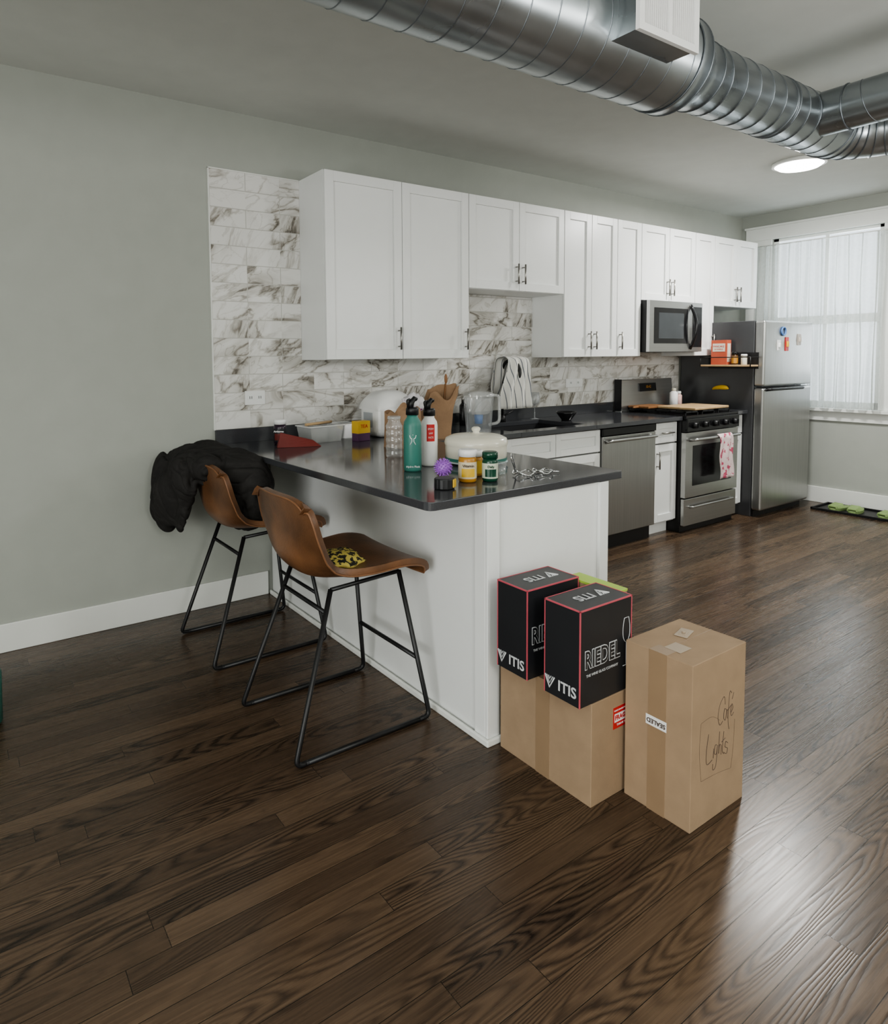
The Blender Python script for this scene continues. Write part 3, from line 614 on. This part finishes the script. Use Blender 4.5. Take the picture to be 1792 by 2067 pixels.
# jacket
bm=bmesh.new()
for c,r in (((-.80,-.40,.890),(.110,.25,.085)),((-.895,-.23,.735),(.065,.19,.20)),((-.885,-.20,.62),(.055,.14,.10)),((-.865,-.36,.70),(.045,.12,.16)),((-.66,-.50,.86),(.17,.21,.11)),((-.60,-.62,.77),(.12,.12,.15)),((-.62,-.60,.67),(.09,.12,.11)),((-.70,-.36,.92),(.14,.20,.07)),((-.62,-.45,.70),(.09,.2,.12)),((-.86,-.40,.80),(.06,.14,.12))):
    bmesh.ops.create_icosphere(bm,subdivisions=4,radius=1,matrix=Matrix.Translation(c)@Matrix.Diagonal((*r,1)))
me=bpy.data.meshes.new('tmpj'); bm.to_mesh(me); bm.free(); ob=bpy.data.objects.new('tmpj',me); COL.objects.link(ob)
m=ob.modifiers.new('r','REMESH'); m.mode='VOXEL'; m.voxel_size=.0055; m=ob.modifiers.new('s','SMOOTH'); m.iterations=16; m.factor=.7
bpy.context.view_layer.update(); me2=bpy.data.meshes.new_from_object(ob.evaluated_get(bpy.context.evaluated_depsgraph_get())); bpy.data.objects.remove(ob)
bm=bmesh.new(); bm.from_mesh(me2); bm.normal_update(); new=[]
def ridge(q,k):
    a=max(0,1-abs(noise.noise(q))*k); return a*a*(3-2*a)
for v in bm.verts:
    p=v.co; w=p+.05*Vector((noise.noise(p*6),noise.noise(p*6+Vector((5,0,0))),noise.noise(p*6+Vector((0,9,0)))))
    s1=Vector((w.x*5+w.z*3,w.y*13+w.x*4,w.z*4)); s2=Vector((w.x*10+w.z*8,w.y*24-w.z*7,w.z*11))
    d=.022*noise.noise(p*8)+.014*noise.noise(s1)-.014*ridge(s1+Vector((7,7,7)),4.5)-.006*ridge(s2,4.5)
    new.append(p+v.normal*d)
for v,p in zip(bm.verts,new): v.co=p-Vector((-.75,-.42,.60))
solo('puffer_jacket',bm,JACK,'black puffer jacket draped over the stool back','jacket',(-.75,-.42,.60),smooth=True)
# ---------------------------------------------------------------- boxes on the floor
def carton(w,d,h,parent,mat):
    P('carton',BX(-w/2,w/2,-d/2,d/2,0,h),parent,mat,.002,local=True)
w,d,h=.292,.225,.507; ta=T('cardboard_box','tall brown cardboard box with handwriting and tape','box',(.096,-2.463,0))
carton(w,d,h,ta,CARD)
bm=bmesh.new(); box(bm,-w/2-.0008,-w/2,-.03,.03,.0,h); box(bm,-w/2,-w/2+.05,-.03,.03,h,h+.0008); P('packing_tape',bm,ta,TAPE,local=True)
P('flap_seam',BX(-w/2,w/2,-.001,.001,h,h+.0006),ta,TAPE,local=True)
P('sticker',BX(-w/2-.0016,-w/2-.0008,-.033,.037,.270,.301),ta,WHITE,local=True)
text('SEALED',.019,ta,(-w/2-.0022,.002,.2855),(math.pi/2,math.pi,-math.pi/2),INK,bold=.0004)
bm=bmesh.new(); fx=lambda u,v:(u-.010,-d/2-.0002,v-.055)
cafe=[sm([(.045,.400),(.035,.43),(.0,.41),(-.014,.37),(.002,.338),(.026,.345)]),sm([(.056,.378),(.040,.384),(.034,.355),(.050,.343),(.060,.378),(.066,.343)]),sm([(.100,.425),(.084,.435),(.076,.395),(.072,.335),(.082,.300)]),[(.066,.372),(.096,.382)],sm([(.095,.355),(.112,.368),(.104,.385),(.094,.364),(.101,.342),(.120,.350)]),[(.104,.402),(.118,.422)]]
cafe=[[(u*.66+.012,(v-.38)*.88+.375+u*.05) for u,v in l] for l in cafe]
lights=[sm([(.004,.33),(-.008,.27),(-.004,.225),(.030,.234)]),[(.038,.272),(.036,.238)],sm([(.062,.278),(.048,.282),(.042,.255),(.056,.250),(.062,.278),(.054,.210),(.036,.196),(.034,.218)]),sm([(.074,.325),(.070,.248),(.075,.276),(.086,.272),(.086,.240)]),sm([(.102,.32),(.094,.255),(.106,.238)]),[(.088,.284),(.112,.294)],sm([(.130,.272),(.116,.280),(.112,.262),(.128,.254),(.122,.236),(.104,.244)])]
lights=[[(u*.86-.050,(v-.26)*.88+.268-u*.10) for u,v in l] for l in lights]
strokes(bm,cafe+lights,.00085,fx)
strokes(bm,[sm([(-.088,.375),(-.03,.378),(.015,.352)]),sm([(-.088,.375),(-.094,.29),(-.082,.195)]),sm([(-.082,.195),(.0,.190),(.082,.178)]),sm([(.098,.33),(.094,.25),(.082,.178)])],.00035,fx)
P('handwriting',bm,ta,INK,local=True)
bm=bmesh.new(); box(bm,-.036,.036,-.020,.020,0,.0015); box(bm,-.022,.012,-.010,.010,.0015,.003); tube(bm,[(-.004,0,.003),(-.004,0,.009)],.006,8)
solo('paper_tag',bm,CARDL,'small beige tag with a clasp lying on the cardboard box','tag',(.14,-2.43,h+.0012),.25)
P('torn_tape',BX(-.10,-.04,-.045,.01,h+.0009,h+.0014),ta,CARDL,local=True)
w,d,h=.365,.40,.333; tb=T('cardboard_box','low brown cardboard box under the glassware boxes','box',(-.015,-2.138,0))
carton(w,d,h,tb,CARD)
bm=bmesh.new(); box(bm,-w/2-.0008,-w/2,-.03,.03,.0,h); box(bm,-w/2,w/2,-.03,.03,h,h+.0006); P('packing_tape',bm,tb,TAPE,local=True)
P('sticker',BX(-.078,.015,-d/2-.0008,-d/2,h-.115,h-.045),tb,RED,local=True)
P('sticker_band',BX(-.072,.009,-d/2-.0012,-d/2-.0008,h-.094,h-.066),tb,WHITE,local=True)
text('FRAGILE',.021,tb,(-.0315,-d/2-.0016,h-.080),FACEY,RED,bold=.0006); text('PLEASE HANDLE WITH CARE',.0065,tb,(-.0315,-d/2-.0012,h-.056),FACEY,WHITE); text('THANK YOU',.010,tb,(-.0315,-d/2-.0012,h-.104),FACEY,WHITE)
bm=bmesh.new(); fx=lambda u,v:(u+.02,-d/2-.0004,v); strokes(bm,[sm([(.0,.17),(.01,.12),(.004,.08)]),sm([(.02,.18),(.0,.13),(.018,.09)])],.0012,fx); P('handwriting',bm,tb,INK,local=True)
def gbox(loc,rot,label):
    w,d,h=.248,.141,.303; t=T('wine_glass_box',label,'box',loc,rot,group='black wine glass gift boxes')
    P('carton',BX(-w/2,w/2,-d/2,d/2,0,h),t,GLBLK,.001,local=True)
    bm=bmesh.new(); e=.0026
    for sx in (-1,1):
        for sy in (-1,1): box(bm,sx*w/2-e,sx*w/2+e,sy*d/2-e,sy*d/2+e,0.0,h+.0006)
    for sx in (-1,1): box(bm,sx*w/2-e,sx*w/2+e,-d/2,d/2,h-e*1.4,h+.0009)
    for sy in (-1,1): box(bm,-w/2,w/2,sy*d/2-e,sy*d/2+e,h-e*1.4,h+.0009)
    for v in bm.verts: v.co.x=max(-w/2-.001,min(w/2+.001,v.co.x)); v.co.y=max(-d/2-.001,min(d/2+.001,v.co.y))
    P('red_edge_trim',bm,t,REDP,local=True)
    text('ITIS',.047,t,(-w/2-.0012,-.022,.040),FACEX,SILV,bold=.0009,sx=1.0)
    def chev(bm,fx,s):
        tube(bm,[fx(-s,s),fx(0,-s),fx(s,s)],s*.16,5)
        for k in (1,2):
            a=1-.36*k; tube(bm,[fx(-a*s,s),fx(0,s-2*s*a),fx(a*s,s)],s*.09,5)
    bm=bmesh.new(); chev(bm,lambda u,v:(-w/2-.0004,-(u-.048),.040+v),.019); P('grape_emblem',bm,t,SILV,local=True)
    bm=bmesh.new(); chev(bm,lambda u,v:(-u+.060,.004-v,h+.0004),.021); P('grape_emblem',bm,t,SILV,local=True)
    text('ITIS',.052,t,(-.018,.004,h+.0012),(0,0,math.pi),SILV,bold=.0009)
    text('RIEDEL',.078,t,(-.020,-d/2-.0012,.142),FACEY,SILV,bold=.0034,sx=.70)
    text('RIEDEL',.078,t,(-.020,-d/2-.0020,.142),FACEY,GLBLK,bold=.0006,sx=.70)
    text('THE WINE GLASS COMPANY',.0118,t,(-.020,-d/2-.0012,.094),FACEY,SILV)
    bm=bmesh.new(); fx=lambda u,v:(u,-d/2-.0004,v); gx=.098
    bowl=sm([(gx-.011,.235),(gx-.017,.205),(gx-.015,.172),(gx,.155),(gx+.015,.172),(gx+.017,.205),(gx+.011,.235)])
    strokes(bm,[bowl,[(gx-.011,.235),(gx+.011,.235)],[(gx,.155),(gx,.082)],[(gx-.016,.080),(gx+.016,.080)]],.0011,fx); P('glass_drawing',bm,t,SILV,local=True)
    return t
g1=gbox((-.128,-2.266,.3345),0.0,'black glassware box with red edges and silver lettering')
g2=gbox((-.127,-2.050,.3345),-0.01,'black glassware box standing behind its twin')
lb=T('gift_box','plain brown box with a lime green top','box',(.036,-2.165,.3345))
P('carton',BX(-.030,.034,-.10,.10,0,.280),lb,CARD,.001,local=True); P('box_lid',BX(-.031,.035,-.102,.102,.2805,.289),lb,LIME,.001,local=True)
# ---------------------------------------------------------------- things on the peninsula
ZC=.9255
def flask(loc,mat,label,h,r,kind):
    t=T('water_bottle',label,'bottle',loc,group='insulated water bottles')
    bm=bmesh.new(); lathe(bm,[(r*.93,0),(r,.008),(r,h*.80),(r*.93,h*.88),(r*.62,h*.96),(r*.60,h)],seg=40); P('bottle_body',bm,t,mat,local=True)
    bm=bmesh.new(); lathe(bm,[(r*.72,h),(r*.72,h+.026),(r*.62,h+.032)],seg=32); tube(bm,[(-.012,.0,h+.03),(-.005,0,h+.052),(.012,-.0,h+.070),(.022,0,h+.064)],[.015,.013,.010,.009],12)
    tube(bm,arc([(-.022,-.006,h+.025),(-.034,-.008,h+.062),(-.014,0,h+.066)],.01),.005,8); P('straw_cap',bm,t,BLKM,local=True)
    a=-2.15
    def fx(u,v):
        aa=a+u/r; return ((r+.0004)*math.cos(aa),(r+.0004)*math.sin(aa),v)
    if kind=='g':
        bm=bmesh.new(); m=h*.60; strokes(bm,[sm([(-.014,m+.012),(-.010,m),(-.004,m-.002)]),sm([(.014,m+.012),(.010,m),(.004,m-.002)]),[(-.004,m-.002),(-.004,m-.014),(-.012,m-.028)],[(.004,m-.002),(.004,m-.014),(.012,m-.028)],[(0,m+.012),(0,m+.015)]],.0016,fx); P('logo',bm,t,WHITE,local=True)
        text('Hydro Flask',.012,t,((r+.0012)*math.cos(a),(r+.0012)*math.sin(a),.022),(math.pi/2,0,a+math.pi/2),WHITE)
    else:
        bm=bmesh.new(); rows=8
        for i in range(rows):
            u0,u1=-.014+i*.036/rows,-.014+(i+1)*.036/rows
            bm.faces.new([bm.verts.new(q) for q in (fx(u0,h*.50),fx(u1,h*.50),fx(u1,h*.50+.075),fx(u0,h*.50+.075))])
        bmesh.ops.remove_doubles(bm,verts=bm.verts,dist=1e-6)
        P('logo_patch',bm,t,RED,local=True,solid=.0008)
        a2=a+.004/r
        for s,zz in (('EMORY',.055),('LAW',.036),('FACTS',.017)): text(s,.0115,t,((r+.0022)*math.cos(a2),(r+.0022)*math.sin(a2),h*.50+zz),(math.pi/2,0,a2+math.pi/2),WHITE,sx=.7)
    return t
flask((-.17,-1.375,ZC),TEAL,'teal insulated water bottle with black straw cap',.238,.038,'g')
flask((-.03,-1.31,ZC),WHITE,'white insulated water bottle with red logo and black cap',.222,.037,'w')
PALE=M('pale_label',(.55,.59,.47),.5); CRM=M('cream_label',(.62,.54,.38),.5)
bottle('vitamin_bottle',(-.25,-.22,ZC),.036,.14,M('dark_plum',(.03,.015,.03),.3),WHITE,'dark vitamin bottle with white cap by the wall','bottle',lab=GLBLK,neck=.85,lettering='Airborne',lmat=WHITE,inner=MAROON,group='vitamin bottles')
bottle('vitamin_bottle',(-.145,-1.70,ZC),.035,.126,AMB,WHITE,'amber vitamin bottle with yellow label and white cap','bottle',lab=CRM,neck=.90,caph=.22,lettering='Vitamin',lmat=INK,inner=YEL,group='vitamin bottles')
bottle('vitamin_bottle',(-.070,-1.745,ZC),.030,.115,GREEN,GREEN,'dark green supplement bottle with pale label','bottle',lab=PALE,neck=.88,caph=.22,lettering='Daily',lmat=GREEN,inner=GREEN,group='vitamin bottles')
bottle('vitamin_bottle',(-.035,-1.62,ZC),.030,.105,AMB,WHITE,'small yellow vitamin bottle with a white lid','bottle',lab=YEL,neck=.88,caph=.25,group='vitamin bottles')
bm=bmesh.new(); bmesh.ops.create_icosphere(bm,subdivisions=3,radius=.030)
for i in range(90):
    z=1-2*(i+.5)/90; a=i*2.39996; rr=math.sqrt(1-z*z); dr=Vector((rr*math.cos(a),rr*math.sin(a),z)); tube(bm,[dr*.028,dr*.039],[.0036,.0016],6)
for f in bm.faces: f.smooth=True
solo('massage_ball',bm,PURP,'small purple spiky massage ball on the counter','ball',(-.165,-1.575,ZC+.039))
pk=T('tape_measure','black and yellow tape measure lying on the counter','tape measure',(-.305,-1.755,ZC),.5)
bm=bmesh.new(); ol=[(.042*math.cos(a/24*2*math.pi)+(.004 if math.cos(a)>0 else 0),.036*math.sin(a/24*2*math.pi)) for a in range(24)]; prism(bm,ol,0,.040); P('tape_case',bm,pk,BLKM,.004,local=True)
P('yellow_panel',BX(-.004,.022,-.039,-.028,.006,.036),pk,YEL,.002,local=True); P('tape_hook',BX(.036,.052,-.008,.008,.002,.012),pk,CHROME,.001,local=True)
pt=T('lidded_dish','round cream lidded dish with knob on a blue rimmed plate','dish',(.165,-1.40,ZC))
bm=bmesh.new(); lathe(bm,[(.08,0),(.10,.004),(.142,.014),(.14,.017),(.09,.008),(.0001,.008)],seg=48,cap=False); P('plate',bm,pt,M('blue_rim_plate',(.50,.62,.66),.25),local=True)
bm=bmesh.new(); lathe(bm,[(.0001,.010),(.125,.010),(.136,.02),(.138,.07),(.138,.090)],seg=56,cap=False); P('dish_body',bm,pt,CREAM,local=True)
bm=bmesh.new(); lathe(bm,[(.1372,.020),(.1385,.034)],seg=56,cap=False); P('teal_band',bm,pt,TEAL,local=True)
bm=bmesh.new(); lathe(bm,[(.140,.088),(.142,.100),(.136,.118),(.11,.130),(.05,.137),(.016,.138),(.014,.145),(.020,.153),(.020,.161),(.012,.167),(.0001,.168)],seg=56,cap=False); P('lid',bm,pt,CREAM,local=True)
mj=T('glass_jar','tall clear quilted glass jar on the counter','jar',(-.02,-1.02,ZC))
bm=bmesh.new(); lathe(bm,[(.034,0),(.040,.006)]+[(.040+.0015*math.sin(i*1.3),.01+i*.0068) for i in range(22)]+[(.030,.172),(.030,.198),(.032,.199),(.032,.19)],seg=32,cap=False); P('jar_glass',bm,mj,JUG,local=True)
bm=bmesh.new(); tube(bm,[(.032*math.cos(k*math.pi/16),.032*math.sin(k*math.pi/16),.188) for k in range(32)],.002,6,closed=True); P('jar_rim',bm,mj,GLASS,local=True)
bm=bmesh.new(); vs=[(-.12,-.03,0),(.12,-.03,0),(.12,.03,0),(-.12,.03,0),(-.10,0,.082),(.075,0,.035)]
vv=[bm.verts.new(v) for v in vs]
for f in ((3,2,1,0),(0,1,5,4),(2,3,4,5),(1,2,5),(3,0,4)): bm.faces.new([vv[i] for i in f])
bmesh.ops.subdivide_edges(bm,edges=bm.edges,cuts=3,use_grid_fill=True)
solo('zip_pouch',bm,MAROON,'small maroon fabric pouch lying on the counter','pouch',(-.215,-.385,ZC),-.35,smooth=False,bev=.003)
def cont(loc,w,d,h,rot,label,div=False):
    t=T('food_container',label,'container',loc,rot,group='clear food containers')
    bm=bmesh.new(); box(bm,-w/2,w/2,-d/2,d/2,0,.004)
    for a in ((-w/2,w/2,-d/2,-d/2+.003),(-w/2,w/2,d/2-.003,d/2),(-w/2,-w/2+.003,-d/2,d/2),(w/2-.003,w/2,-d/2,d/2)): box(bm,*a,0,h)
    if div: box(bm,-.003,.003,-d/2,d/2,.004,h-.006)
    for v in bm.verts:
        if v.co.z<.01: v.co.x*=.86; v.co.y*=.86
    P('container_body',bm,t,PLAS,local=True)
    bm=bmesh.new(); e=.006
    for a in ((-w/2-e,w/2+e,-d/2-e,-d/2),(-w/2-e,w/2+e,d/2,d/2+e),(-w/2-e,-w/2,-d/2,d/2),(w/2,w/2+e,-d/2,d/2)): box(bm,*a,h-.005,h)
    P('container_rim',bm,t,WHITE,.001,local=True)
    return t
cont((-.01,-.25,ZC),.23,.15,.095,.1,'clear divided food container with a wooden utensil on top',True); cont((.18,-.17,ZC),.13,.13,.09,0,'small clear food container')
bm=bmesh.new(); tube(bm,[(-.11,0,.0),(.11,.01,.0)],.008,8); solo('wooden_spatula',bm,WOOD,'wooden utensil lying across a clear container','utensil',(-.01,-.24,ZC+.1035),.3)
tbx=T('tea_box','small yellow and purple food carton on the counter','box',(.19,-.375,ZC),.15)
P('carton',BX(-.045,.045,-.028,.028,0,.115),tbx,M('plum_card',(.10,.04,.10),.5),.001,local=True)
P('carton_print',BX(-.0458,.0458,-.0288,.0288,.045,.1155),tbx,YEL,local=True); text('TEA',.03,tbx,(0,-.0302,.085),FACEY,RED)
brd=T('bread_maker','white rounded countertop bread maker','bread maker',(.46,-.25,ZC),.0)
P('appliance_body',BX(-.14,.14,-.115,.115,.0,.21),brd,WHITE,.05,local=True,seg=5)
bm=bmesh.new(); nx=14; g=[]
for i in range(nx+1):
    r0=[]; u=-1+2*i/nx
    for j in range(nx+1):
        vv_=-1+2*j/nx; hgt=.282-.055*abs(u)**3-.05*abs(vv_)**3
        r0.append(bm.verts.new((u*.138,vv_*.113,hgt)))
    g.append(r0)
for i in range(nx):
    for j in range(nx): bm.faces.new((g[i][j],g[i+1][j],g[i+1][j+1],g[i][j+1])).smooth=True
rim=[g[i][0] for i in range(nx+1)]+[g[nx][j] for j in range(1,nx+1)]+[g[i][nx] for i in range(nx-1,-1,-1)]+[g[0][j] for j in range(nx-1,0,-1)]
lo=[bm.verts.new((v.co.x,v.co.y,.165)) for v in rim]
for i in range(len(rim)):
    j=(i+1)%len(rim); bm.faces.new((rim[i],rim[j],lo[j],lo[i])).smooth=True
P('lid',bm,brd,WHITE,local=True)
P('control_panel',BX(-.144,-.139,-.05,.05,.06,.15),brd,M('grey_panel',(.4,.42,.44),.4),.002,local=True)
P('vent_slot',BX(-.02,.08,-.1165,-.1145,.10,.15),brd,M('grey_panel2',(.45,.46,.48),.4),local=True)
def pbag(loc,w,d,h,rot,label,lean=0,jag=.02,taper=.25,mat=PAPER):
    bm=bmesh.new(); nh=12; nn=48; g=[]
    for j in range(nh+1):
        t=j/nh; row=[]
        for i in range(nn):
            s=i/nn*4; k=int(s); f=s-k; cs=[(-1,-1),(1,-1),(1,1),(-1,1),(-1,-1)]
            x=(cs[k][0]*(1-f)+cs[k+1][0]*f)*w/2; y=(cs[k][1]*(1-f)+cs[k+1][1]*f)*d/2
            z=t*h+jag*2*t*t*noise.noise(Vector((math.cos(i/nn*6.28)*1.2,math.sin(i/nn*6.28)*1.2,h*9)))
            y*=1-taper*t
            nz=noise.noise(Vector((x*11,y*11,z*11+h)))*.012*(.2+t)
            row.append(bm.verts.new((x+nz+lean*t*t,y+nz,z)))
        g.append(row)
    for j in range(nh):
        for i in range(nn): bm.faces.new((g[j][i],g[j][(i+1)%nn],g[j+1][(i+1)%nn],g[j+1][i]))
    bm.faces.new(g[0][::-1])
    return solo('paper_bag',bm,mat,label,'paper bag',loc,rot,solid=.0015)
pbag((.25,-.72,ZC),.19,.12,.20,.25,'crumpled open brown paper bag on the counter',-.01,.035)
pbag((.60,-.54,ZC),.18,.10,.27,-.35,'taller brown paper bag with folded top',.06,.05,.5)
bm=bmesh.new(); bmesh.ops.create_icosphere(bm,subdivisions=4,radius=1)
for v in bm.verts:
    c=v.co; k=1+.35*noise.noise(c*2.3)+.15*noise.noise(c*6); v.co=Vector((c.x*.07*k,c.y*.05*k,c.z*.06*k+.06))
solo('plastic_bag',bm,pattern_mat('white_purple_film',(.62,.60,.62),(.25,.06,.20),14,.60),'crumpled white and purple plastic bag in the paper bag','plastic bag',(.36,-.66,ZC+.155),0,smooth=True)
bm=bmesh.new(); tube(bm,[(0,0,0),(.02,0,.22),(.028,0,.30)],[.006,.005,.006],8); bmesh.ops.create_icosphere(bm,subdivisions=3,radius=1,matrix=Matrix.Translation((.031,0,.33))@Matrix.Diagonal((.012,.006,.030,1)))
solo('wooden_spoon',bm,WOOD2,'wooden spoon standing up in the paper bag','spoon',(.66,-.54,ZC+.02),0,smooth=True)
pi=T('water_pitcher','clear filter water pitcher with blue filter and white lid','pitcher',(.97,-.52,ZC))
bm=bmesh.new(); lathe(bm,[(.072,0),(.078,.006),(.094,.22),(.096,.235)],seg=36,cap=False); P('pitcher_body',bm,pi,JUG,local=True)
bm=bmesh.new(); lathe(bm,[(.0001,.12),(.050,.12),(.072,.13),(.080,.22)],seg=36,cap=False); P('reservoir',bm,pi,PLAS,local=True)
bm=bmesh.new(); lathe(bm,[(.024,.06),(.028,.118)],seg=24); P('water_filter',bm,pi,BLUE,local=True)
bm=bmesh.new(); lathe(bm,[(.098,.235),(.098,.247),(.08,.258),(.0001,.264)],seg=36,cap=False); P('lid',bm,pi,PLAS,local=True)
bm=bmesh.new(); tube(bm,arc([(.085,-.01,.235),(.150,-.03,.235),(.150,-.03,.06),(.078,-.01,.05)],.03),.010,10); P('handle',bm,pi,PLAS,local=True)
bottle('soap_dispenser',(1.22,-.08,ZC),.027,.20,BLK,NICK,'dark soap dispenser bottle beside the sink','bottle',neck=.4,caph=.2)
wg=T('wine_glass','clear stemmed wine glass beside the sink','wine glass',(1.93,-.085,ZC))
bm=bmesh.new(); lathe(bm,[(.0001,.0),(.034,.001),(.033,.004),(.005,.010),(.004,.09),(.015,.098),(.036,.125),(.040,.155),(.032,.205),(.031,.205),(.038,.155),(.034,.127),(.0001,.103)],seg=32,cap=False); P('glass',bm,wg,JUG,local=True)
bm=bmesh.new(); lathe(bm,[(.0001,.0),(.035,.0),(.038,.006),(.07,.05),(.075,.065),(.072,.065),(.066,.05),(.03,.012),(.0001,.010)],seg=36,cap=False)
solo('bowl',bm,BLK,'small black bowl beside the sink','bowl',(2.04,-.30,ZC))
wt=T('wire_stand','bent chrome wire stand lying near a small glass','wire stand',(.12,-1.74,ZC))
bm=bmesh.new()
for cx,cy,r in ((.0,.0,.045),(.085,-.02,.04)):
    tube(bm,[(cx+r*math.cos(k*math.pi/14),cy+r*math.sin(k*math.pi/14),.012+.006*math.sin(k*.9)) for k in range(28)],.0026,6,closed=True)
tube(bm,arc([(-.045,0,.012),(-.075,.0,.085),(-.02,.05,.09),(.0,.045,.012)],.015),.0026,6); tube(bm,[(.045,0,.012),(.15,-.05,.006)],.0026,6); tube(bm,[(.04,.02,.010),(.16,.00,.006)],.0026,6); tube(bm,[(-.04,-.02,.012),(.0,-.045,.003)],.0026,6)
P('wire_frame',bm,wt,CHROME,local=True)
bm=bmesh.new(); lathe(bm,[(.018,0),(.022,.05),(.021,.05),(.017,.003)],seg=24,cap=False); solo('shot_glass',bm,GLASS,'small clear glass on the counter','glass',(.07,-1.66,ZC))
bm=bmesh.new(); lathe(bm,[(.06,0),(.075,.01),(.078,.20),(.06,.245),(.03,.26),(.03,.30),(.0001,.302)],seg=36,cap=False)
solo('water_jug',bm,TEAL,'teal plastic jug standing on the floor near the wall','jug',(-1.75,-.70,0))
bm=bmesh.new(); box(bm,-.17,.17,-.75,.75,0,.006)
for a in ((-.17,-.155,-.75,.75),(.155,.17,-.75,.75),(-.17,.17,-.75,-.735),(-.17,.17,.735,.75)): box(bm,*a,.006,.022)
solo('shoe_tray',bm,BLKM,'long black shoe tray on the floor below the window','shoe tray',(4.82,-1.62,0),bev=.003)
LG=M('green_foam',(.25,.35,.14),.6)
def slipper():
    bm=bmesh.new(); ol=[]
    for i in range(24):
        a=i/24*2*math.pi; ol.append((.13*math.cos(a),(.048+.008*math.cos(a))*math.sin(a)))
    prism(bm,ol,0,.022)
    for k in range(6):
        x=.02+k*.017; e=.050*math.sqrt(max(.05,1-(x/.14)**2)); tube(bm,[(x,-e,.02),(x,-.03,.052-.003*k),(x,.03,.052-.003*k),(x,e,.02)],.010,6)
    return bm
s0=solo('slipper',slipper(),LG,'lime green foam slipper on the shoe tray','slipper',(4.82,-1.04,.0065),math.pi*.95,group='green slippers',bev=.003)
for loc,rot in (((4.82,-1.17,.0065),3.2),((4.82,-1.42,.0065),2.9),((4.82,-1.55,.0065),3.1)): copy_thing(s0,loc,rot)

# ---------------------------------------------------------------- camera
Cp=(-1.8073,-3.6178,1.4063); yaw,pt_,ro=.9799,-.0644,-.0097; F,PX,PY=1327.1649,779.1883,807.3058
fwv=Vector((math.cos(yaw)*math.cos(pt_),math.sin(yaw)*math.cos(pt_),math.sin(pt_))); rv=Vector((math.sin(yaw),-math.cos(yaw),0)); uv=rv.cross(fwv)
r2=rv*math.cos(ro)+uv*math.sin(ro); u2=-rv*math.sin(ro)+uv*math.cos(ro)
cam=bpy.data.cameras.new('camera'); co=bpy.data.objects.new('camera',cam); COL.objects.link(co)
mt=Matrix((( r2.x,u2.x,-fwv.x,Cp[0]),(r2.y,u2.y,-fwv.y,Cp[1]),(r2.z,u2.z,-fwv.z,Cp[2]),(0,0,0,1))); co.matrix_world=mt
cam.sensor_fit='HORIZONTAL'; cam.sensor_width=36; cam.lens=F/1792*36; cam.shift_x=(896-PX)/1792; cam.shift_y=(PY-1033.5)/1792; cam.clip_start=.05
bpy.context.scene.camera=co
# ---------------------------------------------------------------- lights
w=bpy.data.worlds.new('world'); bpy.context.scene.world=w; w.use_nodes=True; bg=w.node_tree.nodes['Background']; bg.inputs[0].default_value=(.85,.93,1,1); bg.inputs[1].default_value=1.2
def area(name,loc,rot,sx,sy,pw,col=(1,1,1),shape='RECTANGLE'):
    l=bpy.data.lights.new(name,'AREA'); l.shape=shape; l.size=sx; l.size_y=sy; l.energy=pw; l.color=col; o=bpy.data.objects.new(name,l); COL.objects.link(o); o.location=loc; o.rotation_euler=rot; return o
def point(name,loc,r,pw,col):
    l=bpy.data.lights.new(name,'POINT'); l.shadow_soft_size=r; l.energy=pw; l.color=col; o=bpy.data.objects.new(name,l); COL.objects.link(o); o.location=loc; return o
area('daylight_window',(5.7,-1.0,1.9),(0,math.pi/2,.15),1.4,.8,15,(.88,.95,1))
area('rear_fill_light',(-4.5,-3.9,1.2),(0,-math.pi/2,0),1.7,3.0,66,(.98,1,.98))  # added fill light behind the camera; no window is built there
area('ceiling_fill',(-2.6,-4.6,1.5),(math.pi,0,0),.8,.8,34,(1,1,.97),'DISK')  # pair of unseen fill lights, added and aimed up to brighten the ceiling
area('ceiling_fill',(1.6,-5.0,1.5),(math.pi,0,0),.8,.8,44,(1,1,.98),'DISK')
point('room_fill',(-1.6,-5.3,2.0),.3,64,(1,.985,.95))  # pair of added point fills out of view, no fixtures; lift room and ceiling
point('room_fill',(3.0,-4.8,2.1),.35,58,(1,.99,.96))
area('kitchen_lamp',(LX,LY,2.72),(0,0,0),.31,.31,30,(1,.99,.96),'DISK')
sc=bpy.context.scene; sc.view_settings.view_transform='AgX'; sc.view_settings.look='AgX - Medium High Contrast'; sc.view_settings.exposure=.80
